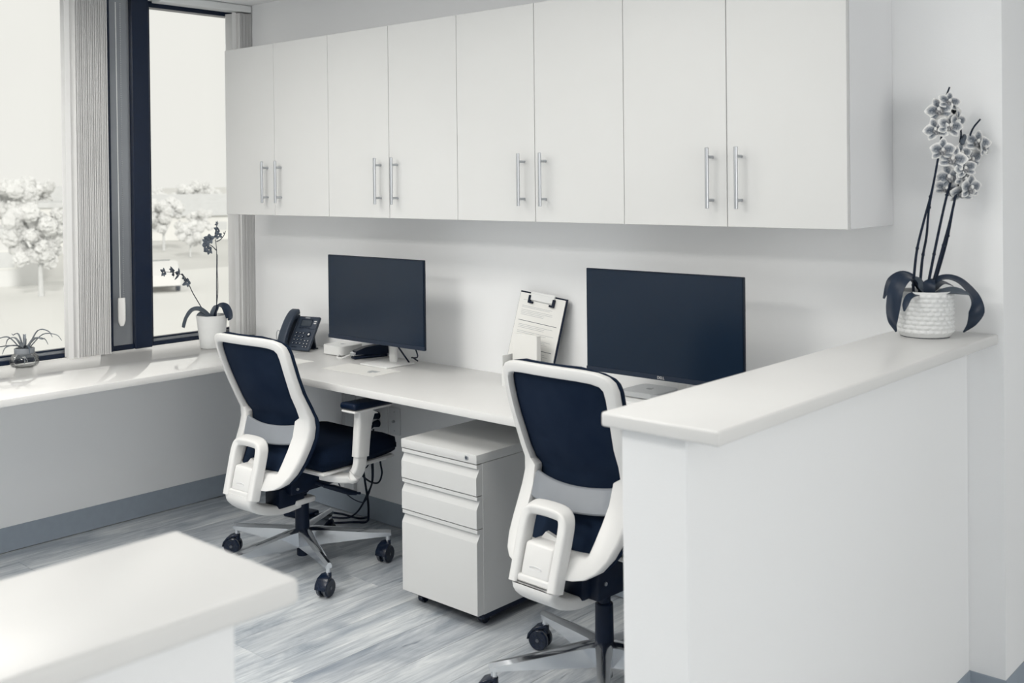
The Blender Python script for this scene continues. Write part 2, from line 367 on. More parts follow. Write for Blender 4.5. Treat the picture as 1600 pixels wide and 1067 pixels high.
# ------------------------------------------------------------------ windows
GX = WX - .05
def frame_bar(b, y0, y1, z0, z1, x0=WX - .06, x1=WX): box(b, x0, x1, y0, y1, z0, z1, .002, 1)
def window(name, y0, y1, z0, z1):
    r = bpy.data.objects.new(name, None); COL.objects.link(r); r['kind'] = 'structure'; r.location = (0, 0, 0)
    b = BM(); frame_bar(b, y0, y1, z0 + .003, z0 + .022); frame_bar(b, y0, y1, z1 - .03, z1); frame_bar(b, y0, y0 + .012, z0 + .022, z1 - .03); frame_bar(b, y1 - .03, y1, z0 + .022, z1 - .03)
    obj('window_frame', b, DARKM, r)
    obj('window_bead', bx(WX - .05, WX - .012, y0 + .012, y1 - .03, z0 + .022, z0 + .034, .001, 1), GREYM, r)
    b = BM(); box(b, WX - .055, WX - .03, y0 + .012, y1 - .03, z0 + .034, z0 + .041); obj('glazing_gasket', b, DARKM, r)
    obj('pane', bx(GX - .003, GX + .003, y0 + .012, y1 - .03, z0 + .04, z1 - .03), GLASS, r, sharp=None)
    return r
ZT = 2.405
window('window_1', -.9, 2.425, DZ, ZT)
window('window_2', 2.64, 3.155, DZ, ZT)
# mullion between the windows: dark strip, recessed satin panel, proud dark box
mu = bpy.data.objects.new('trim_1', None); COL.objects.link(mu); mu['kind'] = 'structure'
obj('mullion_strip', bx(WX - .08, WX + .005, 2.425, 2.447, DZ + .001, CEIL, .002, 1), DARKM, mu)
obj('mullion_panel', bx(WX - .08, WX - .012, 2.447, 2.552, DZ + .02, CEIL, .002, 1), GREYM, mu)
obj('mullion_box', bx(WX - .09, WX + .012, 2.552, 2.640, DZ + .001, CEIL, .003, 1), DARKM, mu)
obj('mullion_base', bx(WX - .08, WX - .002, 2.447, 2.552, DZ + .001, DZ + .024, .002, 1), DARKM, mu)
struct('trim_2', bx(WX - .14, WX + .004, -.9, WY, ZT, CEIL, .001, 1), RAIL)

# made-up window frames around the two unseen fill lamps on solid walls
for nm, cx_, cy2, rz_, wd in (('fill_frame_1', -0.9, YB + .02, 0, 4.3), ('fill_frame_2', XR - .02, 0.6, PI / 2, 3.5)):
    r_ = bpy.data.objects.new(nm, None); COL.objects.link(r_); r_['kind'] = 'structure'; r_.location = (cx_, cy2, 1.45); r_.rotation_euler = (0, 0, rz_)
    b = BM(); h_ = wd / 2
    box(b, -h_, h_, -.02, .02, -.82, -.76); box(b, -h_, h_, -.02, .02, .76, .82); box(b, -h_, -h_ + .05, -.02, .02, -.76, .76); box(b, h_ - .05, h_, -.02, .02, -.76, .76)
    obj('window_frame', b, DARKM, r_)  # added around a fill lamp, no opening behind it

# vertical blinds: head rail, one vane after another, stacked
def blind(label, ya, yb, ry0, ry1, n, zb):
    t = thing('vertical_blind', label, 'blind', (WX + .05, (ya + yb) / 2, 0))
    ym = (ya + yb) / 2
    b = BM(); prism(b, [(-.032, ZT - .012), (.040, ZT - .012), (.043, ZT - .006), (.043, CEIL - .008), (.038, CEIL - .002), (-.032, CEIL - .002)], ry0 - ym, ry1 - ym, 'y')
    obj('head_rail', b, RAIL, t)
    me = None
    for i in range(n):
        y = ya + (yb - ya) * (i + .5) / n - ym
        if me is None:
            b = BM(); sec = [(-.044 + .011 * k, .006 * math.sin(PI * k / 8)) for k in range(9)]
            prism(b, [(x_, y_ + .0011) for x_, y_ in sec] + [(x_, y_) for x_, y_ in sec[::-1]], zb, ZT - .02, 'z')
            o = obj('vane', b, VANE, t); me = o.data
        else:
            o = bpy.data.objects.new('vane', me); COL.objects.link(o); o.parent = t
        o.location = (0, y, 0); o.rotation_euler = (0, 0, math.radians(18 + 2 * math.sin(i * 1.9)))
    b = BM(); box(b, -.036, .036, ya - ym - .004, ya - ym + .042, zb + .005, ZT - .02, .001, 1)
    return t
bl1 = blind('wide stack of vertical blind slats hanging beside the dark window post', 2.222, 2.378, -.85, 2.42, 18, DZ + .008)
# flat leading vane turned to the room
def lead(t, y, ang, zb):
    b = BM(); box(b, -.0008, .0008, -.012, .012, zb, ZT - .02)
    o = obj('leading_vane', b, VANE, t); o.location = (.036, y, 0); o.rotation_euler = (0, 0, ang); return o
lead(bl1, -.095, math.radians(4), DZ + .008)
bl2 = blind('narrow stack of vertical blind slats in the corner by the cabinets', 3.075, 3.152, 2.655, 3.16, 14, DZ + .008)
lead(bl2, -.050, math.radians(4), DZ + .008)
# cord + chain + weight
t = thing('blind_cord', 'looped blind cord and bead chain with white weight on the dark post', 'blind cord', (WX + .03, 2.475, 0))
b = BM(); cyl(b, (0, -.006, .99), (0, -.010, ZT - .03), .0022, seg=8); obj('cord', b, RAIL, t)
b = BM()
z = 1.0
while z < ZT - .03:
    bmesh.ops.create_icosphere(b, subdivisions=1, radius=.0028, matrix=Matrix.Translation((0, .010, z))); z += .0085
o = obj('bead_chain', b, STEEL, t); o['kind'] = 'stuff'
b = BM(); sweep(b, [(0, 0, .875), (0, 0, .885), (0, 0, .90), (0, 0, .97), (0, 0, 1.005)], (1, 0, 0), lambda i: [(.016, .010), (.026, .014), (.034, .016), (.034, .016), (.032, .015)][i], .4)
obj('cord_weight', b, CPLAS, t)
t.rotation_euler = (0, 0, math.radians(-25))

# ceiling light fixtures (out of view, over the desks)
for i, (lx, ly) in enumerate(LIGHT_POS):
    t = thing('ceiling_light', 'flat white ceiling light panel ' + ['just in front of the left chair', 'just in front of the right chair', 'above the entry beside the window counter', 'farthest back beside the window counter', 'above the near stone cap', 'in the hall behind the tall orchid'][i], 'ceiling light', (lx, ly, CEIL), 0, 'ceiling light panels')
    b = BM()
    for s in (-1, 1):
        box(b, s * .6 - .015, s * .6 + .015, -.3, .3, -.022, 0); box(b, -.6, .6, s * .3 - .015, s * .3 + .015, -.022, 0)
    obj('frame', b, RAIL, t); obj('diffuser', bx(-.59, .59, -.29, .29, -.012, -.004), RAIL, t)

# ------------------------------------------------------------------ wall cabinets
CZ0, CZ1, CD = 1.387, 2.155, .315
CX = [-4.379 + (4.379 - 1.304) * k / 8 for k in range(9)]
FY = WY - CD
hl_me = None
names = ['leftmost white wall cabinet, next to the window blinds', 'second white wall cabinet from the window, above the left monitor',
         'third white wall cabinet from the window, above the clipboard', 'rightmost white wall cabinet, nearest the tall orchid']
for k in range(4):
    x0, x1 = CX[2 * k], CX[2 * k + 2]; xm = (x0 + x1) / 2
    t = thing('wall_cabinet', names[k], 'cabinet', (xm, WY, CZ0), 0, 'wall cabinets over the desk')
    hw = (x1 - x0) / 2
    obj('carcass', bx(-hw, hw, -CD + .020, -.001, 0, CZ1 - CZ0, .001, 1), LAM_EDGE, t)
    for s, nm in ((-1, 'l'), (1, 'r')):
        a, c = (-hw + .001, -.0012) if s < 0 else (.0012, hw - .001)
        d = obj('door', bx(a, c, -CD, -CD + .018, -.001, CZ1 - CZ0, .0012, 1), LAM, t)
        hx = s * .050
        b = BM(); yb_ = -CD - .034
        cyl(b, (hx, yb_, .055), (hx, yb_, .241), .006, seg=12, bev=.001)
        for zz in (.080, .212): cyl(b, (hx, yb_, zz), (hx, -CD + .0005, zz), .0048, seg=10)
        obj('handle', b, STEEL, d)

# ------------------------------------------------------------------ drawer pedestal
def pedestal():
    x0, x1, y0, y1 = -2.898, -2.520, 2.605, 3.10
    t = thing('drawer_pedestal', 'white metal mobile drawer pedestal under the desk between the chairs', 'drawer unit', (x0, y0, 0))
    W = x1 - x0; D = y1 - y0
    obj('body', bx(.004, W, .030, D, .050, .569, .002, 1), LAM, t)
    obj('top', bx(-.001, W + .001, 0, D, .570, .602, .003, 2), LAM, t)
    b = BM(); box(b, .01, W - .006, .030, .034, .052, .569); obj('front_gap', b, HOLE, t)
    for z0, z1 in ((.461, .567), (.348, .458), (.052, .345)):
        # side profile with the pull recess below the top lip
        pr = [(.029, z0), (.002, z0), (.0, z0 + .002), (0, z1 - .046), (.0005, z1 - .043), (.017, z1 - .016), (.017, z1 - .0145), (.0045, z1 - .0135), (.003, z1 - .012), (.003, z1), (.029, z1)]
        obj('drawer', prism(BM(), pr, .001, W - .001), LAM, t)
    lk = BM(); cyl(lk, (W - .045, .001, .587), (W - .045, -.003, .587), .0085, seg=20, bev=.001); lko = obj('lock', lk, STEEL, t)
    b = BM(); box(b, W - .0465, W - .0435, -.0035, -.0025, .581, .593); cyl(b, (W - .045, -.0026, .587), (W - .045, -.0036, .587), .004, seg=12); obj('keyhole', b, HOLE, lko)
    obj('base_shade_plate', bx(.006, W - .003, .034, D - .01, .033, .050), BLACK, t)  # black bottom plate, widened to stand for the shadow under the body too
    for (px, py) in ((.045, .05), (W - .04, .06), (.045, D - .06), (W - .04, D - .06)):
        b = BM(); cyl(b, (px - .012, py + .012, .0205), (px + .012, py + .012, .0205), .020, seg=20, bev=.003)
        box(b, px - .010, px + .010, py - .006, py + .016, .022, .037, .003, 1); obj('caster', b, CASTER, t)
pedestal()

# ------------------------------------------------------------------ task chairs
def interp(tab, z):
    if z <= tab[0][0]: return tab[0][1]
    for (a, b), (c, d) in zip(tab, tab[1:]):
        if z <= c: return b + (d - b) * (z - a) / (c - a)
    return tab[-1][1]
def office_chair(label, pos, yaw, base_deg, dz, tilt, cast_ang):
    t = thing('office_chair', label, 'chair', (pos[0], pos[1], 0), yaw, 'task chairs at the desk')
    prof0 = [(.365, -.230), (.40, -.206), (.45, -.174), (.50, -.144), (.55, -.117), (.59, -.100), (.615, -.094), (.64, -.096), (.69, -.117), (.74, -.137), (.80, -.158), (.86, -.175), (.92, -.188), (.97, -.197)]
    def yb(z): return interp(prof0, z) + tilt * (z - .45) - .026
    WR = 1.0
    def P(x_, z, d=0.0): return Vector((x_, yb(z) + WR * (x_ * x_ - .20 * .20) + d, z + dz))
    outer = [(0, .957), (.06, .9565), (.12, .955), (.17, .950), (.200, .940), (.216, .925), (.223, .90), (.2235, .85), (.222, .80), (.220, .74), (.217, .68), (.215, .64), (.214, .60), (.212, .56), (.209, .52), (.203, .475), (.192, .435), (.172, .402), (.145, .385), (.11, .378), (.06, .375), (0, .374)]
    inner = [(0, .925), (.055, .9245), (.11, .923), (.155, .919), (.180, .912), (.190, .900), (.193, .875), (.192, .83), (.189, .78), (.184, .73), (.178, .68), (.173, .642), (.150, .628), (.146, .57), (.141, .52), (.136, .475), (.132, .443), (.127, .4385), (.10, .438), (.07, .438), (.035, .438), (0, .438)]
    def full(h): return h + [(-x_, z) for x_, z in h[-2:0:-1]]
    outer = [(x_ * (.955 if z > .72 else .985), z) for x_, z in outer]; inner = [(x_ * (.955 if z > .72 else .985), z) for x_, z in inner]
    O, I = full(outer), full(inner); N = len(O)
    def th(z): return .026 if z > .66 else (.026 + (.66 - z) / .1 * .016 if z > .56 else .042)
    b = BM(); rings = []
    sec = [(0.0, .22), (.04, .05), (.12, 0), (.88, 0), (.96, .05), (1, .22), (1, .85), (.94, 1), (.06, 1), (0, .85)]
    for (ox, oz), (ix, iz) in zip(O, I):
        ring = []
        for s, d in sec:
            x_ = ox + (ix - ox) * s; z = oz + (iz - oz) * s
            ring.append(b.verts.new(P(x_, z, d * th(oz))))
        rings.append(ring)
    K = len(sec)
    for i in range(N):
        A, Bq = rings[i], rings[(i + 1) % N]
        for k in range(K): b.faces.new((A[k], A[(k + 1) % K], Bq[(k + 1) % K], Bq[k]))
    obj('back_frame', b, CPLAS, t, 50)
    # dark mesh stretched over the front of the frame, its edge standing proud of the frame
    half = sorted([(z, x_) for x_, z in outer]); hw = {}
    b = BM(); NZ, NX = 44, 14; F = []; G = []
    zs = [.371 + (.961 - .371) * (i / NZ) for i in range(NZ + 1)]
    def wid(z):
        pts = [(zz, xx) for xx, zz in outer][::-1]
        pts = [(.371, .10)] + [(a, c) for a, c in pts if .376 < a < .9562] + [(.961, .10)]
        return interp(pts, z) + .004
    for z in zs:
        w_ = wid(z)
        F.append([b.verts.new(P(w_ * (2 * j / NX - 1), z, th(z) + .001 - .0)) for j in range(NX + 1)])
        G.append([b.verts.new(P(w_ * (2 * j / NX - 1), z, th(z) + .009)) for j in range(NX + 1)])
    for i in range(NZ):
        for j in range(NX):
            b.faces.new((F[i][j], F[i][j + 1], F[i + 1][j + 1], F[i + 1][j])); b.faces.new((G[i][j], G[i + 1][j], G[i + 1][j + 1], G[i][j + 1]))
        b.faces.new((F[i][0], F[i + 1][0], G[i + 1][0], G[i][0])); b.faces.new((F[i][NX], G[i][NX], G[i + 1][NX], F[i + 1][NX]))
    for j in range(NX):
        b.faces.new((F[0][j], G[0][j], G[0][j + 1], F[0][j + 1])); b.faces.new((F[NZ][j], F[NZ][j + 1], G[NZ][j + 1], G[NZ][j]))
    obj('mesh_back', b, MESHF, t, 60)
    # lumbar band
    b = BM(); R0 = []
    for j in range(17):
        x_ = -.178 + .356 * j / 16; sag = .018 * (1 - (x_ / .178) ** 2)
        R0.append([b.verts.new(P(x_, z, d)) for z, d in ((.617 - sag, .010), (.613 - sag, .005), (.549 - sag * .7, .005), (.544 - sag * .7, .010), (.544 - sag * .7, .016), (.617 - sag, .016))])
    for A, Bq in zip(R0, R0[1:]):
        for k in range(6): b.faces.new((A[k], A[(k + 1) % 6], Bq[(k + 1) % 6], Bq[k]))
    b.faces.new(R0[0]); b.faces.new(R0[-1][::-1]); obj('lumbar_support', b, LUMB, t)
    # upright loop behind the back, curving under the seat
    def yl(z): return -.236 + (z - .56) * (.062 / .21) + tilt * (z - .45) * .5
    pts = [(-.073, .345), (-.073, .40), (-.074, .45), (-.074, .50), (-.070, .530), (-.055, .545), (-.02, .549), (.02, .549), (.055, .545), (.070, .530), (.074, .50), (.074, .45), (.073, .40), (.073, .345)]
    path = [Vector((x_, yl(z), z + dz)) for x_, z in spline([(a, 0, c) for a, c in pts], 3) for x_, z in ((x_, z),)] if False else [Vector((p.x, yl(p.z), p.z + dz)) for p in spline([(a, 0, c) for a, c in pts], 3)]
    b = BM(); sweep(b, path, (0, 1, .28), (.031, .046), .28)
    q = spline([(0, yl(.35) + .002, .352 + dz), (0, yl(.33) + .006, .330 + dz), (0, -.255, .300 + dz), (0, -.19, .274 + dz), (0, -.11, .258 + dz), (0, -.03, .262 + dz)], 4); nq = len(q)
    sweep(b, q, (0, .35, 1), lambda i: (.172 - .110 * min(1, i / nq * 1.3), .036), .3)
    box(b, -.05, .05, -.07, .03, .262 + dz, .285 + dz, .006, 2)
    box(b, -.078, .078, yl(.35) - .012, yl(.35) + .028, .334 + dz, .372 + dz, .006, 2)
    obj('back_support', b, CPLAS, t, 50)
    # height adjustment cover between the uprights
    b = BM()
    ring = []
    for z, d0 in ((.372, .010), (.376, .0), (.470, 0), (.478, .008)):
        ring.append((z, d0))
    bb = bx(-.054, .054, -.018, .050, .368 + dz, .458 + dz, .009, 3)
    for v in bb.verts: v.co.y += yl(v.co.z - dz) + .004
    cv = obj('adjustment_cover', bb, CPLAS, t)
    b = BM(); pa = [(.022 * math.copysign(min(1, abs(math.cos(a)) * 1.0), math.cos(a)) , .0055 * math.sin(a)) for a in [2 * PI * k / 24 for k in range(24)]]
    zc = .395
    sweep(b, [Vector((x_, yl(zc) - .0145, zc + dz + z_)) for x_, z_ in pa], (0, 1, 0), (.002, .002), .3, closed=True)
    obj('embossed_tab', b, LAM_EDGE, cv)
    b = BM(); prism(b, [(-.05, .44), (.06, .44), (.035, .462), (-.03, .474)], 0, .012, 'y')
    for v in b.verts: v.co = Vector((v.co.x, v.co.y + yb(v.co.z) - .036, v.co.z + dz))
    obj('frame_bridge', b, CPLAS, t)
    # seat
    sz = .41 + dz * .6
    b = BM(); L0 = []
    NXs, NYs = 12, 16
    def seat_pt(u, v, top):
        x_ = .252 * u; y_ = .120 + .222 * v
        rc = max(0, abs(u) ** 6 + abs(v) ** 6) ** (1 / 6)
        k = 1 / max(1, (abs(u) ** 5 + abs(v) ** 5) ** (1 / 5)) if (u or v) else 1
        x_ *= k; y_ = .120 + .222 * v * k
        edge = max(abs(u), abs(v)); e = max(0, (edge - .72) / .28)
        if top: z = .512 - .052 * e ** 2.2 - .020 * max(0, v) ** 3 + .006 * (u * u) - .004 * (1 - v * v)
        else: z = .418 + .035 * e ** 2.5 + .012 * max(0, v) ** 2
        return Vector((x_, y_, z + dz * .6))
    T = [[b.verts.new(seat_pt(2 * i / NXs - 1, 2 * j / NYs - 1, True)) for i in range(NXs + 1)] for j in range(NYs + 1)]
    Bt = [[b.verts.new(seat_pt(2 * i / NXs - 1, 2 * j / NYs - 1, False)) for i in range(NXs + 1)] for j in range(NYs + 1)]
    for j in range(NYs):
        for i in range(NXs):
            b.faces.new((T[j][i], T[j][i + 1], T[j + 1][i + 1], T[j + 1][i])); b.faces.new((Bt[j][i], Bt[j + 1][i], Bt[j + 1][i + 1], Bt[j][i + 1]))
        b.faces.new((T[j][0], T[j + 1][0], Bt[j + 1][0], Bt[j][0])); b.faces.new((T[j][NXs], Bt[j][NXs], Bt[j + 1][NXs], T[j + 1][NXs]))
    for i in range(NXs):
        b.faces.new((T[0][i], Bt[0][i], Bt[0][i + 1], T[0][i + 1])); b.faces.new((T[NYs][i], T[NYs][i + 1], Bt[NYs][i + 1], Bt[NYs][i]))
    obj('seat', b, FABRIC, t, 60)
    b = bx(-.225, .225, -.080, .300, .398, .424, .010, 2)
    for v in b.verts:
        v.co.z += dz * .6
        if v.co.z < .412 + dz * .6: v.co.x *= .90; v.co.y = .10 + (v.co.y - .10) * .90
    obj('seat_shell', b, CPLAS, t)
    # mechanism, lever, gas column
    b = BM(); box(b, -.075, .075, -.115, .135, .318, .398 + dz * .6, .012, 2); box(b, -.045, .045, -.15, -.02, .268 + dz, .345 + dz, .010, 2)
    cyl(b, (.0, -.02, .30 + dz * .6), (0, -.02, .34 + dz * .6), .045, seg=20, bev=.006)
    obj('tilt_mechanism', b, BLACK, t)
    for s in (-1, 1):
        b = BM(); cyl(b, (s * .07, .01, .345), (s * .105, .025, .335), .008, seg=10); 
        sweep(b, [(s * .105, .022, .335), (s * .13, .05, .325), (s * .160, .105, .300), (s * .168, .135, .290)], (0, 0, 1), lambda i: [(.020, .014), (.030, .020), (.032, .022), (.022, .016)][i], .4)
        if s > 0: cyl(b, (.168, .135, .290), (.172, .155, .285), .005, seg=8)
        obj('lever', b, BLACK, t)
        sc = BM(); cyl(sc, (s * .075, -.085, .34 + dz * .5), (s * .079, -.085, .34 + dz * .5), .006, seg=12); obj('bolt', sc, STEEL, t)
    b = BM(); cyl(b, (0, 0, .045), (0, 0, .12), .023, seg=24, bev=.003); cyl(b, (0, 0, .11), (0, 0, .27), .029, .027, seg=24, bev=.003); cyl(b, (0, 0, .26), (0, 0, .345 + dz * .6), .020, seg=20)
    obj('gas_column', b, BLACK, t)
    # armrests
    for s in (-1, 1):
        z0 = dz * .6
        b = bx(-.044, .044, -.105, .105, -.013, .013, .011, 3)
        for v in b.verts: v.co = Vector((s * .285 + v.co.x, .092 + v.co.y, .672 + z0 + v.co.z - .004 * (v.co.y / .12)))
        pad = obj('arm_pad', b, BLACK, t)
        b = bx(-.038, .038, -.100, .095, -.006, .004, .004, 2)
        for v in b.verts: v.co = Vector((s * .285 + v.co.x, .092 + v.co.y, .656 + z0 + v.co.z))
        obj('pad_tray', b, CPLAS, pad)
        b = BM()
        pu = [(s * .284, .085, .654 + z0), (s * .284, .078, .640 + z0), (s * .284, .070, .60 + z0), (s * .283, .062, .53 + z0), (s * .282, .057, .472 + z0)]
        sweep(b, pu, (1, 0, 0), lambda i: [(.125, .040), (.090, .038), (.074, .038), (.070, .038), (.068, .038)][i], .3)
        pl = spline([(s * .281, .058, .485 + z0), (s * .279, .054, .44 + z0), (s * .268, .046, .405 + z0), (s * .245, .030, .388 + z0), (s * .205, .0, .390 + z0), (s * .15, -.02, .395 + z0)], 4)
        sweep(b, pl, lambda i: (1, 0, 0) if i < 9 else (0, 0, 1) if False else (.7, 0, .7) if i < 12 else (.15, 0, 1), lambda i: (.054, .030), .3)
        obj('arm_post', b, CPLAS, t)
    # five star base
    b = BM(); cyl(b, (0, 0, .098), (0, 0, .150), .036, .032, seg=24, bev=.004); obj('base_hub', b, CHROME, t)
    for k in range(5):
        a = math.radians(base_deg + 72 * k) - yaw; ca, sa = math.cos(a), math.sin(a)
        def Q(r, s, z): return Vector((ca * r - sa * s, sa * r + ca * s, z))
        b = BM(); secs = [(.024, .028, .158, .088), (.06, .025, .157, .088), (.12, .021, .150, .091), (.20, .018, .140, .095), (.28, .015, .131, .099), (.335, .0135, .126, .101), (.352, .011, .124, .103)]
        rings = []
        for r, w_, zt, zb in secs:
            pr = [(-w_ * .35, zt), (w_ * .35, zt), (w_, zt - .010), (w_ * .92, zb), (-w_ * .92, zb), (-w_, zt - .010)]
            rings.append([b.verts.new(Q(r, s_, z_)) for s_, z_ in pr])
        for A, Bq in zip(rings, rings[1:]):
            for j in range(6): b.faces.new((A[j], A[(j + 1) % 6], Bq[(j + 1) % 6], Bq[j]))
        b.faces.new(rings[0][::-1]); b.faces.new(rings[-1])
        cyl(b, Q(.338, 0, .106), Q(.338, 0, .074), .0095, seg=12)
        leg = obj('leg', b, CHROME, t, 40)
        # twin-wheel caster trailing off the stem
        c0 = Q(.338, 0, 0); ta = math.radians(cast_ang[k]) - yaw; tx, ty = math.cos(ta), math.sin(ta)
        def Cc(f, s_, z): return Vector((c0.x + tx * f - ty * s_, c0.y + ty * f + tx * s_, z))
        b = BM(); cyl(b, Cc(0, 0, .052), Cc(0, 0, .082), .013, seg=14, bev=.002)
        sweep(b, [Cc(-.008, 0, .078), Cc(.012, 0, .076), Cc(.034, 0, .068), Cc(.050, 0, .050), Cc(.055, 0, .034)], (0, 0, 1), lambda i: [(.020, .014), (.046, .012), (.050, .009), (.050, .007), (.048, .005)][i], .35)
        cyl(b, Cc(.018, -.006, .031), Cc(.018, .006, .031), .024, seg=16)
        ca_ = obj('caster', b, CASTER, t)
        b = BM()
        for s_ in (-1, 1):
            cyl(b, Cc(.018, s_ * .007, .0345), Cc(.018, s_ * .024, .0345), .034, seg=28, bev=.004)
        obj('wheel', b, CASTER, ca_)
        b = BM()
        for s_ in (-1, 1):
            cyl(b, Cc(.018, s_ * .010, .0345), Cc(.018, s_ * .020, .0345), .0343, seg=28, bev=.001)
            cyl(b, Cc(.018, s_ * .0238, .0345), Cc(.018, s_ * .0255, .0345), .006, seg=12)
        obj('tread', b, TREAD, ca_)
    return t
office_chair('white framed mesh back office chair on the left, near the window counter', (-3.488, 2.603), .051, -21, 0.0, -.10, (-72, -75, -60, 215, 200))
office_chair('white framed mesh back office chair on the right, partly behind the half wall', (-1.94, 2.549), -.04, 18, .055, 0.0, (40, 70, 195, 205, -60))

# ------------------------------------------------------------------ monitors
def monitor(label, xc, yf, zb, zt, W, stand_x, stand_y, logo):
    t = thing('monitor', label, 'monitor', (xc, yf, DZ), 0, 'desktop monitors')
    a, c = zb - DZ, zt - DZ
    obj('housing', bx(-W / 2, W / 2, .002, .012, a, c, .002, 1), BEZEL, t)
    obj('rear_shell', bx(-W * .32, W * .32, .012, .048, a + .05, c - .06, .010, 2), PLW, t)
    obj('screen', bx(-W / 2 + .004, W / 2 - .004, .0, .003, a + .016, c - .004), SCREEN, t)
    bz = obj('lower_bezel', bx(-W / 2, W / 2, -.0005, .003, a, a + .0155, .0005, 1), BEZ2, t)
    if logo:
        b = text_bm('DELL', .0125)
        bmesh.ops.rotate(b, verts=b.verts, matrix=Matrix.Rotation(PI / 2, 3, 'X'), cent=(0, 0, 0))
        for v in b.verts: v.co += Vector((0, -.0012, a + .008))
        obj('logo', b, LOGOW, bz, sharp=None)
    sx, sy = stand_x - xc, stand_y - yf
    obj('stand_base', bx(sx - .085, sx + .085, sy - .085, sy + .075, .0, .007, .003, 2), ALU if False else PLW, t)
    b = BM(); sweep(b, [(sx, sy + .03, .006), (sx, sy + .03, .06), (sx, sy + .028, .20), (sx, sy + .024, .32)], (0, 1, 0), (.040, .018), .35)
    box(b, sx - .03, sx + .03, .046, sy + .036, a + .15, a + .21, .004, 1)
    obj('stand_column', b, PLW, t)
    return t
monitor('dark flat monitor on the left, beside the desk phone', -3.430, 2.940, .853, 1.216, .611, -3.44, 3.025, False)
monitor('larger looking dark monitor on the right, right of the clipboard', -1.967, 2.900, .879, 1.230, .611, -1.97, 3.01, True)

# cables behind and in front of the left monitor
def cable(name, pts, r, m, label, cat='cable', n=5, parent=None):
    b = tube(BM(), spline(pts, n), r, 8); o = obj(name, b, m, parent)
    return tag(o, label, cat) if label else o
cable('monitor_cable', [(-3.40, 2.997, .90), (-3.385, 3.02, .85), (-3.37, 3.05, .80), (-3.375, 3.085, .762)], .0035, CABLE, 'dark cable dropping behind the left monitor stand')
cable('monitor_cable', [(-3.27, 2.99, .90), (-3.25, 3.01, .835), (-3.275, 3.04, .800), (-3.33, 3.06, .790), (-3.365, 3.10, .780), (-3.38, 3.14, .760)], .003, CABLE, 'dark cable looping under the right half of the left monitor')

# ------------------------------------------------------------------ desk objects
def apple(sz):
    out = []
    for k in range(40):
        a = PI / 2 + 2 * PI * k / 40; r = sz * (1 + .10 * math.cos(2 * (a)) - .16 * math.exp(-((math.atan2(math.sin(a - PI / 2), math.cos(a - PI / 2))) / .35) ** 2) - .06 * math.exp(-((math.atan2(math.sin(a + PI / 2), math.cos(a + PI / 2))) / .3) ** 2))
        d = math.atan2(math.sin(a), math.cos(a))
        r -= sz * .28 * math.exp(-((d - .12) / .26) ** 2)
        out.append((r * math.cos(a) * .92, r * math.sin(a)))
    return out
def small_computer(label, cx, cy, z0, side, h, m, rot):
    t = thing('mini_computer', label, 'computer', (cx, cy, z0), rot)
    b = BM(); P_ = rrect(side, side, side * .17, 5); P2 = rrect(side - .006, side - .006, side * .17 - .003, 5)
    levels = [(P2, .002), (P_, .005), (P_, h - .002), (rrect(side - .003, side - .003, side * .17, 5), h)]
    rs = [[b.verts.new((x_, y_, z)) for x_, y_ in p] for p, z in levels]
    for A, Bq in zip(rs, rs[1:]):
        for k in range(len(A)): b.faces.new((A[k], A[(k + 1) % len(A)], Bq[(k + 1) % len(A)], Bq[k]))
    b.faces.new(rs[0][::-1]); b.faces.new(rs[-1]); c = obj('case', b, m, t)
    b = BM(); cyl(b, (0, 0, 0), (0, 0, .003), side * .42, seg=32); obj('foot', b, CABLE, t)
    b = prism(BM(), apple(side * .085), h, h + .0004, 'z'); prism(b, [(0.0, side * .10), (side * .018, side * .105), (side * .035, side * .135), (side * .012, side * .128)], h, h + .0004, 'z'); obj('logo', b, LOGOG, c, sharp=None)
    return t
# white storage box with two ports under the silver computer
t = thing('storage_drive', 'flat white box with two small ports under the silver mini computer', 'drive', (-2.065, 3.015, DZ))
obj('case', bx(-.10, .005, -.11, .10, .001, .037, .006, 3), PLW, t)
for px in (-.062, -.042): obj('port', bx(px - .0022, px + .0022, -.1108, -.109, .013, .024), HOLE, t)
small_computer('silver square mini computer on a white box below the right monitor', -2.105, 3.035, DZ + .037, .15, .022, ALU, .0)
small_computer('white square mini box between the phone and the black stapler', -3.817, 3.085, DZ, .135, .044, PLW, .0)
cable('white_power_cable', [(-3.76, 3.02, .762), (-3.74, 2.99, .758), (-3.70, 2.985, .758), (-3.70, 2.99, .760), (-3.685, 3.03, .775), (-3.69, 3.07, .79), (-3.69, 3.10, .762)], .0035, WIRE, 'white cable curling past the white mini box')

# stapler and adapter beneath the left monitor
t = thing('stapler', 'black stapler with chrome nose beneath the left monitor', 'stapler', (-3.640, 3.085, DZ), math.radians(74))
obj('base', bx(-.075, .085, -.020, .020, 0, .012, .004, 2), BLACK, t)
b = BM(); prism(b, [(-.07, .020), (-.066, .036), (-.02, .050), (.05, .056), (.086, .052), (.09, .014), (.07, .012)], -.020, .020, 'y'); obj('arm', b, BLACK, t)
b = BM(); box(b, -.078, .03, -.0185, .0185, .014, .026, .003, 1); prism(b, [(-.079, .016), (-.079, .028), (-.03, .040), (-.02, .030)], -.0188, .0188, 'y'); obj('magazine', b, CHROME, t)
obj('name_strip', bx(-.012, .012, -.0178, -.0165, .036, .041), LOGOG, t)
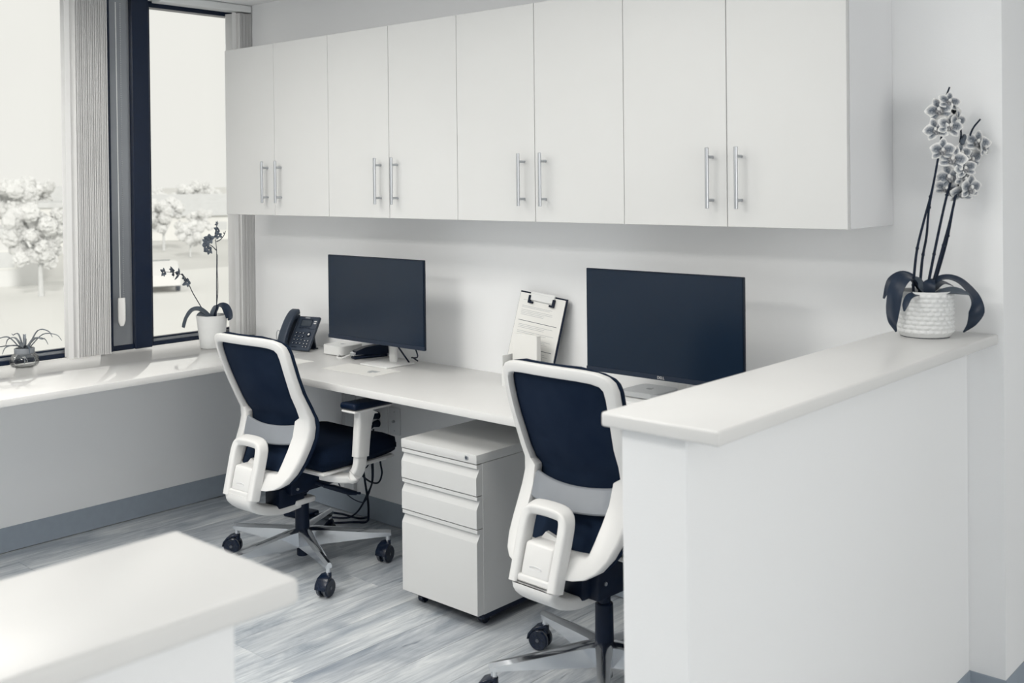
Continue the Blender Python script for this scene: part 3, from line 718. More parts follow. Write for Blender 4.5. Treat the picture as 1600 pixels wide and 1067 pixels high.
# papers
t = thing('paper_sheet', 'white letter sheet with grey printed block in front of the left monitor', 'paper', (-3.42, 2.862, DZ), math.radians(2))
obj('sheet', bx(-.165, .150, -.070, .075, .0002, .0012), PAPER, t)
b = BM(); box(b, .045, .095, -.012, .018, .0012, .0015); box(b, .06, .078, -.028, -.012, .0012, .0015); obj('printed_block', b, PRINT, t, None)
t = thing('booklet', 'folded white booklet lying under the printed sheet', 'booklet', (-3.325, 2.90, DZ), math.radians(-12))
obj('cover', bx(-.05, .05, -.10, .05, -.0, .0002 + .00, 0), PAPER, t)
b = BM(); box(b, -.11, .11, -.07, .07, .0002, .0006); tag(obj('paper_sheet', b, PAPER, None, None, (-3.86, 2.80, DZ)), 'plain white sheet beside the left chair back on the desk', 'paper')

# ------------------------------------------------------------------ desk phone
t = thing('desk_phone', 'dark grey desk phone with keypad beside the left monitor', 'phone', (-4.050, 3.030, DZ), math.radians(14)); t.scale = (.90, .90, .90)
RT = Matrix.Rotation(math.radians(57), 4, 'X')          # body leans back on a foot
def leaned(b, off=(0, -.058, .010)):
    bmesh.ops.transform(b, matrix=Matrix.Translation(off) @ RT, verts=b.verts[:]); return b
body = obj('body', leaned(bx(-.088, .088, 0, .190, -.018, 0, .006, 3)), PHONE, t)
b = bx(-.030, .088, .118, .182, -.002, .0025, .003, 2); obj('display_surround', leaned(b), PHONE, t)
dsp = obj('display', leaned(bx(-.014, .050, .134, .166, .0025, .0034)), LCD, t)
obj('display_bezel', leaned(box(box(box(box(BM(), -.018, .054, .166, .170, .002, .004), -.018, .054, .130, .134, .002, .004), -.018, -.014, .130, .170, .002, .004), .050, .054, .130, .170, .002, .004)), PHONE2, t)
obj('nameplate', leaned(bx(.0, .030, .176, .181, .002, .003)), LOGOG, t)
for zz in (.147, .158): obj('line_button', leaned(bx(.064, .080, zz, zz + .006, .002, .0035, .001, 1)), LOGOW, t)
for k in range(4): obj('soft_key', leaned(bx(-.020 + .019 * k, -.006 + .019 * k, .121, .126, .0022, .004, .001, 1)), PHONE2, t)
for r_ in range(4):
    for c_ in range(3):
        x_ = -.022 + c_ * .023; y_ = .093 - r_ * .019
        kx = obj('key', leaned(bx(x_ - .008, x_ + .008, y_ - .006, y_ + .006, 0, .003, .0015, 1)), PHONE2, t)
        obj('key_print', leaned(bx(x_ - .003, x_ + .0005, y_ - .0015, y_ + .002, .003, .0033)), LOGOW, kx)
for r_ in range(3):
    for c_ in range(2):
        x_ = .048 + c_ * .020; y_ = .052 - r_ * .0165
        kx = obj('key', leaned(bx(x_ - .006, x_ + .006, y_ - .005, y_ + .005, 0, .003, .0012, 1)), PHONE2, t)
        obj('key_print', leaned(bx(x_ - .0025, x_ + .002, y_ - .002, y_ + .002, .003, .0033)), LOGOW, kx)
b = BM(); cyl(b, (.058, .088, 0), (.058, .088, .0035), .015, seg=4); cyl(b, (.058, .088, .0), (.058, .088, .003), .013, seg=20); nav = obj('navigation_pad', leaned(b), PHONE2, t)
b = BM(); cyl(b, (.058, .088, .003), (.058, .088, .005), .006, seg=16, bev=.001); obj('ok_button', leaned(b), LOGOW, nav)
obj('volume_bar', leaned(bx(-.026, .010, .013, .018, 0, .002, .001, 1)), PHONE2, t)
# handset on its cradle
b = BM(); hs = [(-.064, -.002, .012), (-.064, .015, .030), (-.064, .055, .042), (-.064, .10, .045), (-.064, .145, .043), (-.064, .185, .033), (-.064, .205, .018)]
sweep(b, spline(hs, 3), (0, 0, 1), lambda i: (.050, .024 + .004 * abs(i - 9) / 9), .22)
cyl(b, (-.064, .018, .004), (-.064, .018, .036), .019, seg=18, bev=.003); cyl(b, (-.064, .180, .004), (-.064, .180, .036), .019, seg=18, bev=.003)
obj('handset', leaned(b), PHONE, t)
obj('cradle', leaned(bx(-.087, -.040, .0, .195, 0, .006, .003, 1)), PHONE2, t)
b = BM(); prism(b, [(.052, .0), (.060, 0), (.040, .105), (.030, .10)], -.05, .05); box(b, -.06, .06, .03, .064, 0, .006, .002, 1); 
obj('foot', b, PHONE2, t)
# phone handset cord hoops to the left of the phone
t = thing('wire_holder', 'pale wire rings standing on the desk left of the phone', 'holder', (-4.17, 3.05, DZ))
b = BM(); box(b, -.11, .06, -.02, .02, 0, .004, .0015, 1); obj('base', b, STEEL, t)
for k, (dx, dark) in enumerate(((-.085, 0), (-.035, 1), (.02, 0))):
    b = BM(); tube(b, spline([(dx - .016, 0, .003), (dx - .016, 0, .05), (dx - .010, 0, .066), (dx, 0, .071), (dx + .010, 0, .066), (dx + .016, 0, .05), (dx + .016, 0, .003)], 4), .0018, 8)
    obj('ring', b, CABLE if dark else STEEL, t)

# ------------------------------------------------------------------ clipboard leaning in a white organiser
t = thing('clipboard', 'clipboard with printed form leaning against the wall', 'clipboard', (-2.690, 3.055, DZ), math.radians(3))
CB = Matrix.Translation((0, .014, .045)) @ Matrix.Rotation(math.radians(-15), 4, 'X') @ Matrix.Rotation(math.radians(0), 4, 'Y')
CB = Matrix.Translation((0, .010, .028)) @ Matrix.Rotation(math.radians(6), 4, 'Y') @ Matrix.Rotation(math.radians(-13), 4, 'X')
def onb(b): bmesh.ops.transform(b, matrix=CB, verts=b.verts[:]); return b
CW, CH = .114, .318
obj('board', onb(bx(-CW, CW, 0, .003, 0, CH, .001, 1)), BLACK, t)
pp = obj('form', onb(bx(-CW + .004, CW - .007, -.0035, -.0005, .002, CH - .006)), PAPER, t)
b = BM()
for z in (.205, .105, .055): box(b, -.095, .090, -.0039, -.0034, z, z + .0018)
obj('ruled_lines', onb(b), PRINTD, pp, None)
b = BM(); rng = random.Random(3)
for z in (.285, .262, .257, .246, .240, .234, .228, .19, .184, .178, .165, .159, .14, .134, .128, .12, .092, .085, .078, .071):
    box(b, -.090, rng.uniform(.02, .085), -.0038, -.0034, z, z + .0013)
o = obj('printed_text', onb(b), PRINT, pp, None); o['kind'] = 'stuff'
b = bx(-.058, .058, -.010, -.003, CH - .030, CH + .004, .002, 1); cyl(b, (-.05, -.006, CH - .002), (.05, -.006, CH - .002), .005, seg=10); clp = obj('clip', onb(b), PLW, t)
for s in (-1, 1):
    b = prism(BM(), [(s * .062, CH - .012), (s * .062, CH - .042), (s * .040, CH - .042), (s * .040, CH - .034), (s * .053, CH - .034), (s * .053, CH - .012)], -.013, -.004, 'y'); obj('clip_grip', onb(b), BLACK, clp)
t = thing('card_stack', 'blank white cards standing in front of the clipboard', 'cards', (-2.655, 3.030, DZ), math.radians(-4))
obj('front_card', bx(-.070, .058, -.012, -.0115 + .0, .02, .198), PAPER, t)
obj('card_block', bx(-.068, .060, -.0113, .010, .02, .196, .001, 1), PAPER, t)
t = thing('desk_organiser', 'low white organiser tray holding the clipboard and cards', 'organiser', (-2.70, 3.03, DZ), math.radians(2))
b = BM(); box(b, -.045, .125, -.05, .055, 0, .004); box(b, -.045, .125, -.05, -.046, .004, .075, .001, 1); box(b, -.045, .125, .051, .055, .004, .10, .001, 1); box(b, -.045, -.041, -.046, .051, .004, .115, .001, 1); box(b, .121, .125, -.046, .051, .004, .090, .001, 1)
obj('tray', b, PLW, t)
obj('vent_slots', box(box(BM(), -.0456, -.044, -.03, -.026, .03, .035), -.0456, -.044, -.03, -.026, .045, .05), HOLE, t)
# ------------------------------------------------------------------ orchid with blooms on the half wall
def ribbon_leaf(path, widths, fold=.25, up=(0, 0, 1), thick=.0012, n=5):
    b = BM(); P_ = spline(path, n); N = len(P_); rows = []
    for i, p in enumerate(P_):
        t_ = (P_[min(i + 1, N - 1)] - P_[max(i - 1, 0)]).normalized(); f = i / (N - 1) * (len(widths) - 1); k = min(int(f), len(widths) - 2); w_ = widths[k] + (widths[k + 1] - widths[k]) * (f - k)
        u = Vector(up); s = t_.cross(u); s = s.normalized() if s.length > 1e-4 else Vector((1, 0, 0)); nn = s.cross(t_).normalized()
        rows.append([[b.verts.new(p + s * (w_ * q) + nn * (abs(q) * w_ * fold + o_)) for q in (-1, -.55, 0, .55, 1)] for o_ in (0, thick)])
    for A, Bq in zip(rows, rows[1:]):
        for L, flip in ((0, 0), (1, 1)):
            for k in range(4): b.faces.new((A[L][k], A[L][k + 1], Bq[L][k + 1], Bq[L][k]))
        b.faces.new((A[0][0], Bq[0][0], Bq[1][0], A[1][0])); b.faces.new((A[0][4], A[1][4], Bq[1][4], Bq[0][4]))
    for R_ in (rows[0], rows[-1]):
        for k in range(4): b.faces.new((R_[0][k], R_[1][k], R_[1][k + 1], R_[0][k + 1]))
    return b
def petal(b, lay, ang, L, W, cup=.25, z0=0.0, base=.12):
    ca, sa = math.cos(ang), math.sin(ang); rows = []
    for i in range(7):
        u = i / 6; w_ = W * math.sin(PI * min(1, (.08 + .92 * u) ** .75)) ** .7 if i < 6 else W * .12
        r = L * (base + (1 - base) * u); row = []
        for q in (-1, -.5, 0, .5, 1):
            s = q * w_; z = z0 + cup * L * (u * u * .6) - abs(q) ** 2 * w_ * .25 + .10 * L * math.sin(PI * u)
            v = b.verts.new((ca * r - sa * s, sa * r + ca * s, z)); v[lay] = max(abs(q) ** 2 * .75, max(0, (u - .55) / .45) ** 1.5 * .8); row.append(v)
        rows.append(row)
    for A, Bq in zip(rows, rows[1:]):
        for k in range(4): b.faces.new((A[k], A[k + 1], Bq[k + 1], Bq[k]))
def flower_meshes(sz, seed, name='flower'):
    rg = random.Random(seed); b = BM(); lay = b.verts.layers.float.new('rim')
    for a in (90, 215, 325): petal(b, lay, math.radians(a + rg.uniform(-6, 6)), sz, sz * .36, .10, -.002)
    for a in (12, 168): petal(b, lay, math.radians(a + rg.uniform(-5, 5)), sz * 1.02, sz * .52, .18, .001, .05)
    me = bpy.data.meshes.new(name); b.to_mesh(me); b.free(); me.polygons.foreach_set('use_smooth', [True] * len(me.polygons))
    b = BM()
    for a, l_ in ((270, .42), (225, .24), (315, .24)):
        ca, sa = math.cos(math.radians(a)), math.sin(math.radians(a))
        bmesh.ops.create_icosphere(b, subdivisions=2, radius=sz * .17, matrix=Matrix.Translation((ca * sz * l_ * .6, sa * sz * l_ * .6, sz * .12)) @ Matrix.Diagonal((1, 1, .6, 1)))
    lm = bpy.data.meshes.new('lip'); b.to_mesh(lm); b.free(); lm.polygons.foreach_set('use_smooth', [True] * len(lm.polygons))
    b = BM(); bmesh.ops.create_icosphere(b, subdivisions=2, radius=sz * .13, matrix=Matrix.Translation((0, sz * .06, sz * .20)) @ Matrix.Diagonal((1, 1.2, 1, 1)))
    cm = bpy.data.meshes.new('column'); b.to_mesh(cm); b.free(); cm.polygons.foreach_set('use_smooth', [True] * len(cm.polygons))
    return me, lm, cm
FL = [flower_meshes(.041, s) for s in (1, 2, 3)]
for me, lm, cm in FL: me.materials.append(PETAL); lm.materials.append(LIPM); cm.materials.append(PETW)
def face_rot(d, roll=0):
    d = Vector(d).normalized(); q = d.to_track_quat('Z', 'Y'); return (q.to_matrix() @ Matrix.Rotation(roll, 3, 'Z')).to_euler()
def put_flower(t, p, d, roll, k, sc=1.0):
    me, lm, cm = FL[k % 3]
    o = bpy.data.objects.new('flower', me); COL.objects.link(o); o.parent = t; o.location = p; o.rotation_euler = face_rot(d, roll); o.scale = (sc,) * 3
    for nm, mm in (('lip', lm), ('column', cm)):
        c = bpy.data.objects.new(nm, mm); COL.objects.link(c); c.parent = o
PX, PY, PZ = -1.155, 3.02, 1.084
t = thing('potted_orchid', 'tall blooming orchid in a white dimpled pot on the half wall', 'plant', (PX, PY, PZ))
rows_, PH, PR = 9, .129, .0745
def bump(j, k, z):
    if z < .012 or z > PH - .006: return 0
    rr = (z - .012) / (PH - .018) * rows_; ph = (int(rr) % 2) * .5
    return .0050 * abs(math.sin(PI * rr)) ** .8 * abs(math.sin(PI * (k / 132 * 22 + ph))) ** .8
prof = [(.060, 0), (.066, .002), (.070, .006), (PR - .002, .012)] + [(PR - .001, .012 + (PH - .018) * i / 72) for i in range(1, 73)] + [(PR, PH - .003), (PR - .002, PH), (PR - .006, PH - .001), (PR - .007, PH - .02), (PR - .008, .10)]
pot = obj('pot', lathe(BM(), prof, 132, fn=lambda j, k, z: bump(j, k, z) if j < 77 else 0), POT, t, 80)
b = BM(); cyl(b, (0, 0, -.0), (0, 0, .0015), .0655, seg=40); obj('foot_ring', b, BLACK, pot)
obj('soil', lathe(BM(), [(.066, .112), (.05, .118), (.02, .122), (.001, .123)], 28, cap0=False), SOIL, t, 80)
# vx runs across the plant as one walks past the half wall, vy away from the entry
vx = Vector((.743, .669, 0)); vy = Vector((-.669, .743, 0))
def L3(a, d, z): return vx * a + vy * d + Vector((0, 0, z))
def L4(a, d, z): f = max(0, z - .12); return L3(a + .055 * min(1.1, f / .38), d, z + f * .15)
leaf_list = [
 ([L3(-.01, 0, .115), L3(-.035, -.01, .155), L3(-.065, -.025, .166), L3(-.092, -.035, .135), L3(-.104, -.04, .085), L3(-.106, -.04, .045), L3(-.098, -.045, .018)], (.007, .022, .024, .021, .019, .014, .003), LEAF),
 ([L3(-.005, .0, .115), L3(-.03, .02, .160), L3(-.055, .03, .168), L3(-.04, .03, .150)][:3] + [L3(-.080, .04, .150), L3(-.098, .05, .10)], (.006, .016, .018, .014, .003), LEAF),
 ([L3(-.01, -.02, .110), L3(-.04, -.05, .122), L3(-.07, -.07, .116), L3(-.085, -.082, .096), L3(-.090, -.086, .080)], (.007, .012, .010, .008, .002), LEAF),
 ([L3(.01, 0, .115), L3(.028, 0, .150), L3(.058, -.01, .163), L3(.092, -.02, .150), L3(.124, -.028, .110), L3(.132, -.03, .070), L3(.120, -.03, .036), L3(.096, -.03, .012)], (.008, .012, .015, .020, .024, .021, .013, .002), LEAF),
 ([L3(.01, .01, .115), L3(.03, .02, .130), L3(.055, .035, .144), L3(.082, .05, .140), L3(.105, .06, .132)], (.010, .015, .016, .012, .002), LEAF),
 ([L3(.012, -.02, .116), L3(.030, -.035, .122), L3(.055, -.05, .128), L3(.078, -.06, .126), L3(.098, -.066, .121)], (.009, .019, .022, .017, .003), LEAF2),
 ([L3(-.002, -.005, .11), L3(-.012, -.01, .135), L3(-.025, .0, .158), L3(-.030, .02, .166)], (.012, .018, .014, .003), LEAF2),
 ([L3(.0, -.01, .105), L3(.004, -.012, .130), L3(.012, -.01, .148), L3(.025, .0, .158)], (.022, .022, .016, .004), LEAF),
]
for pth, wd, mm in leaf_list: obj('leaf', ribbon_leaf(pth, wd, .22, -vy * .40 + Vector((0, 0, .92))), mm, t, 80)
stems = [
 [L4(-.034, -.01, .11), L4(-.038, -.01, .135), L4(-.040, -.01, .17), L4(-.036, 0, .23), L4(-.026, 0, .30), L4(-.014, 0, .37), L4(-.008, 0, .44), L4(-.005, 0, .50), L4(-.002, 0, .56), L4(.008, .01, .60), L4(.018, .01, .625)],
 [L4(-.012, .01, .11), L4(-.014, .01, .20), L4(-.010, .01, .26), L4(-.016, 0, .33), L4(-.009, 0, .42), L4(-.005, 0, .50)],
 [L4(.006, .0, .13), L4(.012, 0, .20), L4(.020, 0, .28), L4(.030, 0, .36), L4(.040, 0, .41), L4(.044, 0, .45), L4(.050, 0, .50), L4(.045, 0, .53)],
 [L4(.018, .0, .13), L4(.034, 0, .22), L4(.048, 0, .30), L4(.057, 0, .38), L4(.064, 0, .43), L4(.070, 0, .48), L4(.080, .0, .52), L4(.100, 0, .545)],
 [L4(.026, .01, .13), L4(.048, .01, .24), L4(.056, .01, .33), L4(.060, .01, .40)],
]
for k, st in enumerate(stems):
    P_ = spline(st, 5); b = tube(BM(), P_, .002, 8, [.0044 - .0020 * i / len(P_) for i in range(len(P_))])
    for i in range(6, len(P_) - 3, 9): bmesh.ops.create_icosphere(b, subdivisions=1, radius=.0056, matrix=Matrix.Translation(P_[i]))
    obj('stem', b, STEM, t)
V = Vector((.36, -.92, .05))
fls = [(-.004, -.015, .470, (-.1, -1, -.1)), (-.026, -.01, .520, (-.5, -1, 0)), (.006, -.02, .528, (.1, -1, .1)), (.030, -.01, .540, (.5, -.8, -.1)), (-.016, .0, .568, (-.4, -1, .2)), (.010, -.005, .588, (.1, -1, .4)), (.038, .01, .562, (.9, -.5, .2)), (.018, .012, .560, (.3, -1, .1)),
       (.028, -.015, .448, (-.4, -1, .1)), (.052, -.01, .462, (.2, -1, .2)), (.032, .0, .405, (-.5, -1, -.1)), (.070, -.01, .400, (.2, -1, -.1)), (.088, -.01, .378, (.5, -1, -.1)), (.064, -.02, .425, (0, -1, .0)), (.098, .0, .488, (.1, -1, .3)), (.118, .0, .475, (.8, -.8, .1)), (.090, .01, .448, (.4, -1, -.2)), (.030, .01, .378, (-.3, -1, -.3)), (.072, .0, .365, (.0, -1, -.5))]
for k, (a, d, z, dr) in enumerate(fls):
    dd = vx * dr[0] + vy * dr[1] + Vector((0, 0, dr[2])); put_flower(t, L4(a, d, z), dd, .3 * math.sin(k * 2.1), k, .88 + .1 * math.sin(k * 3.3))
b = BM()
for p in (L4(.060, 0, .50), L4(.052, -.01, .49)): bmesh.ops.create_icosphere(b, subdivisions=2, radius=.007, matrix=Matrix.Translation(p) @ Matrix.Diagonal((1, 1, 1.5, 1)))
obj('bud', b, BLOOM2, t)

# ------------------------------------------------------------------ small orchid on the window counter
t = thing('potted_orchid', 'small sparse orchid in a smooth white pot on the window counter', 'plant', (-4.455, 2.815, DZ))
obj('pot', lathe(BM(), [(.052, 0), (.055, .002), (.062, .06), (.069, .120), (.073, .150), (.0735, .153), (.071, .154), (.068, .15), (.064, .12)], 48), POT, t, 60)
obj('soil', lathe(BM(), [(.066, .135), (.03, .142), (.001, .144)], 24, cap0=False), SOIL, t, 80)
for pth, wd, mm in [
 ([L3(0, 0, .14), L3(-.025, -.01, .160), L3(-.055, -.02, .182), L3(-.085, -.025, .178), L3(-.108, -.03, .150), L3(-.120, -.03, .120), L3(-.126, -.03, .098)], (.008, .018, .020, .019, .014, .012, .009), LEAF2),
 ([L3(.01, 0, .14), L3(.02, 0, .17), L3(.038, .0, .196), L3(.062, -.005, .192), L3(.078, -.01, .165), L3(.086, -.012, .138), L3(.080, -.012, .128)], (.008, .014, .019, .021, .021, .015, .006), LEAF),
 ([L3(0, .0, .14), L3(.004, .0, .165), L3(.014, .01, .190), L3(.026, .02, .195)], (.008, .012, .010, .003), LEAF2),
 ([L3(0, -.02, .14), L3(-.03, -.03, .158), L3(-.05, -.03, .160), L3(-.065, -.03, .150)], (.014, .018, .016, .004), LEAF2)]:
    obj('leaf', ribbon_leaf(pth, wd, .2, -vy * .40 + Vector((0, 0, .92))), mm, t, 80)
for st in ([L3(.02, 0, .13), L3(.023, 0, .20), L3(.024, 0, .30), L3(.026, 0, .40), L3(.026, 0, .47), L3(.020, 0, .52), L3(.024, 0, .56), L3(.036, 0, .59)],
           [L3(.012, 0, .13), L3(.022, 0, .19), L3(.030, .0, .28), L3(.028, 0, .36), L3(.030, 0, .44)],
           [L3(-.02, 0, .13), L3(-.050, 0, .19), L3(-.090, 0, .26), L3(-.112, 0, .31), L3(-.132, 0, .34), L3(-.170, 0, .355), L3(-.222, 0, .36)],
           [L3(.024, 0, .46), L3(.010, 0, .475), L3(-.006, 0, .485), L3(-.02, 0, .47)],
           [L3(.026, 0, .50), L3(.045, 0, .51), L3(.062, 0, .53), L3(.070, 0, .55)]):
    P_ = spline(st, 4); obj('stem', tube(BM(), P_, .002, 6, [.0026 - .0014 * i / len(P_) for i in range(len(P_))]), STEM, t)
def wilted(p, s, seed):
    rg = random.Random(seed); b = BM(); lay = b.verts.layers.float.new('rim')
    for a in (30, 110, 190, 260, 330): petal(b, lay, math.radians(a + rg.uniform(-15, 15)), s * rg.uniform(.7, 1.1), s * .34, .5, 0, .1)
    me = bpy.data.meshes.new('flower'); b.to_mesh(me); b.free(); me.materials.append(BLOOM2); me.polygons.foreach_set('use_smooth', [True] * len(me.polygons))
    o = bpy.data.objects.new('flower', me); COL.objects.link(o); o.parent = t; o.location = p; o.rotation_euler = face_rot((rg.uniform(-.5, 1), -1, rg.uniform(-.4, .3)), rg.uniform(-1, 1))
for k, (a, z, s) in enumerate(((-.008, .515, .030), (-.020, .500, .028), (-.010, .462, .028), (-.022, .475, .024), (.032, .555, .024), (.036, .530, .022), (.030, .585, .016), (.064, .540, .012),
                               (-.226, .358, .026), (-.178, .352, .030), (-.155, .350, .032), (-.130, .335, .026), (-.114, .310, .028), (-.185, .368, .020))):
    wilted(L3(a, 0, z), s, k)

# ------------------------------------------------------------------ air plant in a squat glass
t = thing('air_plant_glass', 'spiky pale air plant in a squat glass bowl on the window counter', 'plant', (-4.625, 2.005, DZ))
gp = [(.034, .0), (.050, .003), (.058, .015), (.060, .028), (.055, .045), (.045, .056), (.040, .060), (.038, .060), (.043, .055), (.052, .044), (.057, .028), (.055, .016), (.047, .006), (.020, .005)]
obj('bowl', lathe(BM(), gp, 40, cap1=True), GLASS, t, 60)
obj('collar', lathe(BM(), [(.036, .052), (.040, .055), (.041, .080), (.037, .082), (.034, .080), (.033, .060)], 32, cap0=True), LUMB, t, 60)
b = BM(); tube(b, [(0, 0, .055), (.002, 0, .03), (0, 0, .012)], .002, 6); tube(b, [(0.01, 0, .05), (.02, .004, .025), (.03, 0, .02)], .0012, 6); obj('root', b, LUMB, t)
for k, (a, h_, r_) in enumerate(((-.15, .075, .03), (.12, .145, .0), (-.09, .11, .02), (.105, .115, -.03), (-.02, .10, .05), (.03, .13, -.05), (-.115, .12, -.04), (.075, .105, .05), (.055, .085, -.06), (-.055, .13, .0), (.145, .125, .03), (-.06, .085, -.06))):
    pth = [L3(0, 0, .065), L3(a * .18, r_ * .2, .085), L3(a * .5, r_ * .6, h_ * .95 + .015), L3(a * .85, r_, h_ + .005), L3(a, r_ * 1.2, h_ - .02 if k % 3 else h_ + .012)]
    obj('leaf', ribbon_leaf(pth, (.008, .007, .006, .004, .001), .5, thick=.0015), LEAF2 if k % 4 == 0 else AIRL, t, 80)

# ------------------------------------------------------------------ outlets and cords under the desk
t = thing('wall_outlet', 'white wall outlet with two black plugs under the desk', 'outlet', (-3.665, WY, .465))
obj('plate', bx(-.060, .060, -.006, -.0005, -.065, .068, .003, 2), PLATE, t)
obj('socket_insert', bx(-.018, .018, -.008, -.005, -.034, .034, .002, 1), PLW, t)
for z in (.018, -.018):
    b = BM(); cyl(b, (0, -.007, z), (.0, -.036, z), .017, .013, seg=16, bev=.003); cyl(b, (0, -.028, z), (-.014, -.040, z - .018), .006, seg=8)
    obj('plug', b, CABLE, t)
t = thing('wall_outlet', 'white wall plate with a small round jack beside the double plugs', 'outlet', (-3.560, WY, .470))
obj('plate', bx(-.036, .036, -.006, -.0005, -.060, .060, .003, 2), PLATE, t)
b = BM(); cyl(b, (0, -.005, 0), (0, -.018, 0), .006, seg=6); obj('coaxial_jack', b, STEEL, t)
for z in (-.042, .042):
    b = BM(); cyl(b, (0, -.0055, z), (0, -.0072, z), .003, seg=10); obj('screw', b, STEEL, t)
CY = WY - .035
cable('black_cord', [(-3.668, CY, .425), (-3.66, CY - .01, .36), (-3.652, CY - .02, .30), (-3.655, CY - .02, .20), (-3.70, CY - .02, .12), (-3.745, CY - .03, .05), (-3.80, CY - .05, .012), (-3.90, CY - .10, .008), (-3.93, CY - .16, .008)], .0042, CABLE, 'black cord falling from the outlet to the floor adapter')
CY -= .012
cable('black_cord', [(-3.72, CY, .345), (-3.715, CY - .01, .25), (-3.70, CY - .01, .17), (-3.685, CY - .01, .10), (-3.683, CY - .01, .05), (-3.69, CY - .015, .012), (-3.74, CY - .05, .008), (-3.83, CY - .14, .008), (-3.91, CY - .13, .008), (-3.95, CY - .05, .008), (-3.88, CY - .01, .008), (-3.76, CY - .005, .01), (-3.69, CY - .006, .03)], .0048, CABLE, 'thick black cord coiled in a loop on the floor')
CY -= .012
cable('hanging_cord', [(-3.60, CY, .36), (-3.585, CY - .01, .30), (-3.575, CY - .01, .25), (-3.60, CY - .01, .205), (-3.66, CY - .01, .20), (-3.73, CY - .01, .225), (-3.79, CY - .01, .245)], .004, CABLE, 'black cord hanging in a wide curve under the seat')
cable('hanging_cord', [(-3.76, CY, .26), (-3.725, CY, .245), (-3.69, CY, .255), (-3.675, CY, .28), (-3.69, CY, .305), (-3.72, CY, .31), (-3.74, CY, .30)], .003, CABLE, 'thin black cord curled in a small ring under the desk')
CY -= .012
cable('hanging_cord', [(-3.645, CY - .02, .36), (-3.62, CY - .02, .30), (-3.62, CY - .02, .20), (-3.66, CY - .02, .12), (-3.70, CY - .02, .105), (-3.77, CY - .02, .115), (-3.84, CY - .02, .15), (-3.87, CY - .02, .22), (-3.90, CY - .02, .30)], .0025, CABLE, 'thin dark cord sagging in front of the baseboard')
t = thing('power_adapter', 'flat black power adapter lying on the floor under the desk', 'adapter', (-3.99, 2.99, .001), math.radians(10))
obj('case', bx(-.09, .05, -.045, .045, 0, .028, .006, 2), BLACK, t)
b = BM(); cyl(b, (.048, .02, .014), (.075, .025, .012), .008, .005, seg=10); obj('strain_relief', b, CABLE, t)

# ------------------------------------------------------------------ outdoors, a storey below; the haze is put into the pale colours
GZ = -3.96
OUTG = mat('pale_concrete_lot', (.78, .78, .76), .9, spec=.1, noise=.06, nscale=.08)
FIELD = mat('haze_tinted_ground', (.72, .72, .70), .95, spec=.1, noise=.15, nscale=.06)
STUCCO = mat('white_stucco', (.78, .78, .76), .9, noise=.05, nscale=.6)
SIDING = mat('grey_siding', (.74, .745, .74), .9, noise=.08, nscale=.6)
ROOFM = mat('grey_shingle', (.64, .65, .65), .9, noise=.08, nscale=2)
FOL = mat('haze_tinted_foliage', (.76, .765, .76), .95, spec=.05, noise=.15, nscale=.9)  # foliage colour lightened to look veiled by haze
FOLD = mat('haze_tinted_greyer_foliage', (.68, .69, .69), .95, spec=.05, noise=.15, nscale=.9)
TRUNK = mat('haze_tinted_trunk', (.66, .67, .67), .9, noise=.1, nscale=4)
CARP = mat('white_car_paint', (.75, .75, .74), .3, noise=.01, nscale=1)
CARG = mat('car_window', (.10, .12, .15), .2, noise=.1, nscale=2)
struct('ground', bx(-900, -8, -500, 900, GZ - 1, GZ - .02), FIELD)
struct('parking_lot', bx(-60, -14, -40, 45, GZ - .02, GZ), OUTG)  # paved parking lot below the windows
def house(name, label, x, y, rz, W, D, H, RH, wm, nwin):
    t = thing(name, label, 'building', (x, y, GZ), rz)
    obj('wall', bx(-W / 2, W / 2, -D / 2, D / 2, 0, H), wm, t)
    if RH > .6: obj('roof', prism(BM(), [(-D / 2 - .4, H - .1), (D / 2 + .4, H - .1), (0, H + RH)], -W / 2 - .4, W / 2 + .4), ROOFM, t)
    else: obj('roof', bx(-W / 2 - .2, W / 2 + .2, -D / 2 - .2, D / 2 + .2, H, H + RH, .05, 1), ROOFM, t)
    for k in range(nwin):
        xx = -W / 2 + W * (k + .5) / nwin
        wn = obj('window', bx(xx - .6, xx + .6, -D / 2 - .05, -D / 2 + .02, H * .35, H * .75), STUCCO, t)
        obj('pane', bx(xx - .5, xx + .5, -D / 2 - .07, -D / 2 - .05, H * .39, H * .71), CARG if False else ROOFM, wn)
    return t
FACE = math.radians(58)
house('house', 'distant pale house with grey gabled roof seen through right window', -94, 57, FACE, 9, 9, 2.4, 1.9, STUCCO, 3)
house('warehouse', 'distant long flat white building seen through left window', -88, 33, math.radians(66), 22, 9, 3.6, .4, STUCCO, 6)
house('house', 'distant grey sided house between trees seen through left window', -112, 52, math.radians(64), 10, 8, 3.4, 1.8, SIDING, 3)
house('garage', 'distant low grey garage seen at the far left window edge', -62, 24, math.radians(66), 7, 6, 2.6, .5, SIDING, 2)
def tree_mesh(seed, H, R):
    rg = random.Random(seed); b = BM()
    for k in range(34):
        a = rg.uniform(0, 2 * PI); r = R * rg.uniform(0, .85); z = H * (.36 + .56 * rg.random()); s = R * rg.uniform(.14, .30)
        bmesh.ops.create_icosphere(b, subdivisions=3, radius=s, matrix=Matrix.Translation((r * math.cos(a), r * math.sin(a), z)))
    for v in b.verts: v.co += Vector((rg.uniform(-1, 1), rg.uniform(-1, 1), rg.uniform(-1, 1))) * R * .045
    tb = BM(); tube(tb, [(0, 0, 0), (.05, 0, H * .3), (0, .1, H * .6)], .1, 8, [H * .03, H * .022, H * .012])
    for k in range(4):
        a = k * 1.7; tube(tb, [(0, 0, H * .3), (R * .4 * math.cos(a), R * .4 * math.sin(a), H * .6)], .1, 6, [H * .014, H * .005])
    return b, tb
TM = []
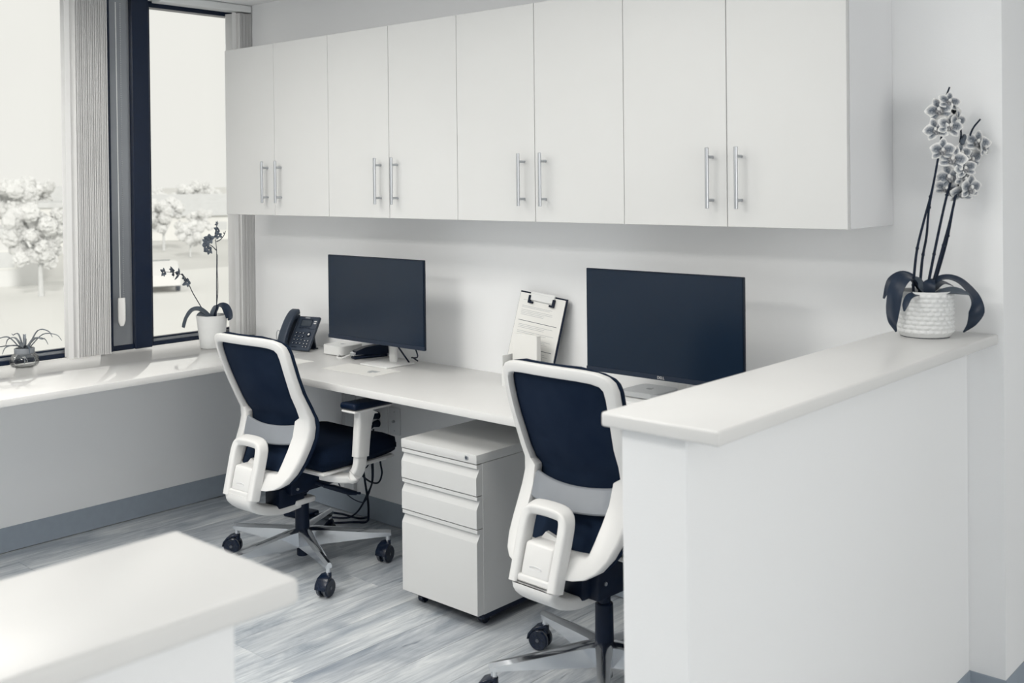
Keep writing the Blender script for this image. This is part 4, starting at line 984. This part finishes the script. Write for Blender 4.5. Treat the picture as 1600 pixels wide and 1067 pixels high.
for s in range(3):
    a, c = tree_mesh(s, 6, 2.4); ma = bpy.data.meshes.new('crown'); a.to_mesh(ma); a.free(); mb = bpy.data.meshes.new('trunk'); c.to_mesh(mb); c.free(); TM.append((ma, mb))
spots = [(-66, 34, .8, 'left'), (-74, 31, 1.0, 'left'), (-52, 23.4, .75, 'left'), (-78, 45, .7, 'right'), (-70, 42.5, .45, 'right'), (-105, 47, .95, 'left'), (-118, 66, .85, 'right'), (-124, 75, .9, 'right'), (-112, 64, .8, 'right'), (-130, 70, 1.0, 'right'), (-128, 80, .95, 'right'), (-132, 58, .95, 'left'), (-128, 52, .95, 'left'), (-84, 52, .5, 'right')]
spots.sort(key=lambda q: q[1] / -q[0])
ORD = ['first', 'second', 'third', 'fourth', 'fifth', 'sixth', 'seventh', 'eighth']; cnt = {}
for i, (x_, y_, s, side) in enumerate(spots):
    near = math.hypot(x_, y_) < 95; key = (near, side); cnt[key] = cnt.get(key, 0) + 1; nth = ORD[cnt[key] - 1]
    t = thing('tree', (nth + ' from the left of the hazy nearer trees seen through the ' + side + ' window') if near else (nth + ' from the left of the faint horizon trees seen through the ' + side + ' window'), 'tree', (x_, y_, GZ), i * 1.3, 'hazy trees outside the windows')
    t.scale = (s, s, s)
    for nm, me, mm in (('crown', TM[i % 3][0], FOL), ('trunk', TM[i % 3][1], TRUNK)):
        o = bpy.data.objects.new(nm, me); COL.objects.link(o); o.parent = t
        if not me.materials: me.materials.append(mm)
# parked car on the lot
t = thing('car', 'white parked car in the lot below the right window', 'car', (-50.3, 28.7, GZ), math.radians(155))
prism_pts = [(-2.2, .35), (2.2, .35), (2.25, .75), (1.2, .95), (.6, 1.42), (-1.1, 1.45), (-1.9, .98), (-2.25, .9)]
obj('body', prism(BM(), prism_pts, -.85, .85, 'y'), CARP, t)
b = BM(); prism(b, [(1.15, .98), (.62, 1.36), (-1.05, 1.39), (-1.75, 1.0)], -.87, .87, 'y'); obj('side_window', b, CARG, t)
b = BM(); A = [(1.24, -.72, .97), (1.24, .72, .97), (.63, .62, 1.43), (.63, -.62, 1.43)]; vs = [b.verts.new(p) for p in A]; vs2 = [b.verts.new(Vector(p) + Vector((.03, 0, .02))) for p in A]
b.faces.new(vs); b.faces.new(vs2)
for k in range(4): b.faces.new((vs[k], vs[(k + 1) % 4], vs2[(k + 1) % 4], vs2[k]))
obj('windscreen', b, CARG, t)
for sx in (-1.4, 1.4):
    for s in (-.8, .8):
        b = BM(); cyl(b, (sx, s - .1, .33), (sx, s + .1, .33), .33, seg=18); obj('wheel', b, CARG, t)
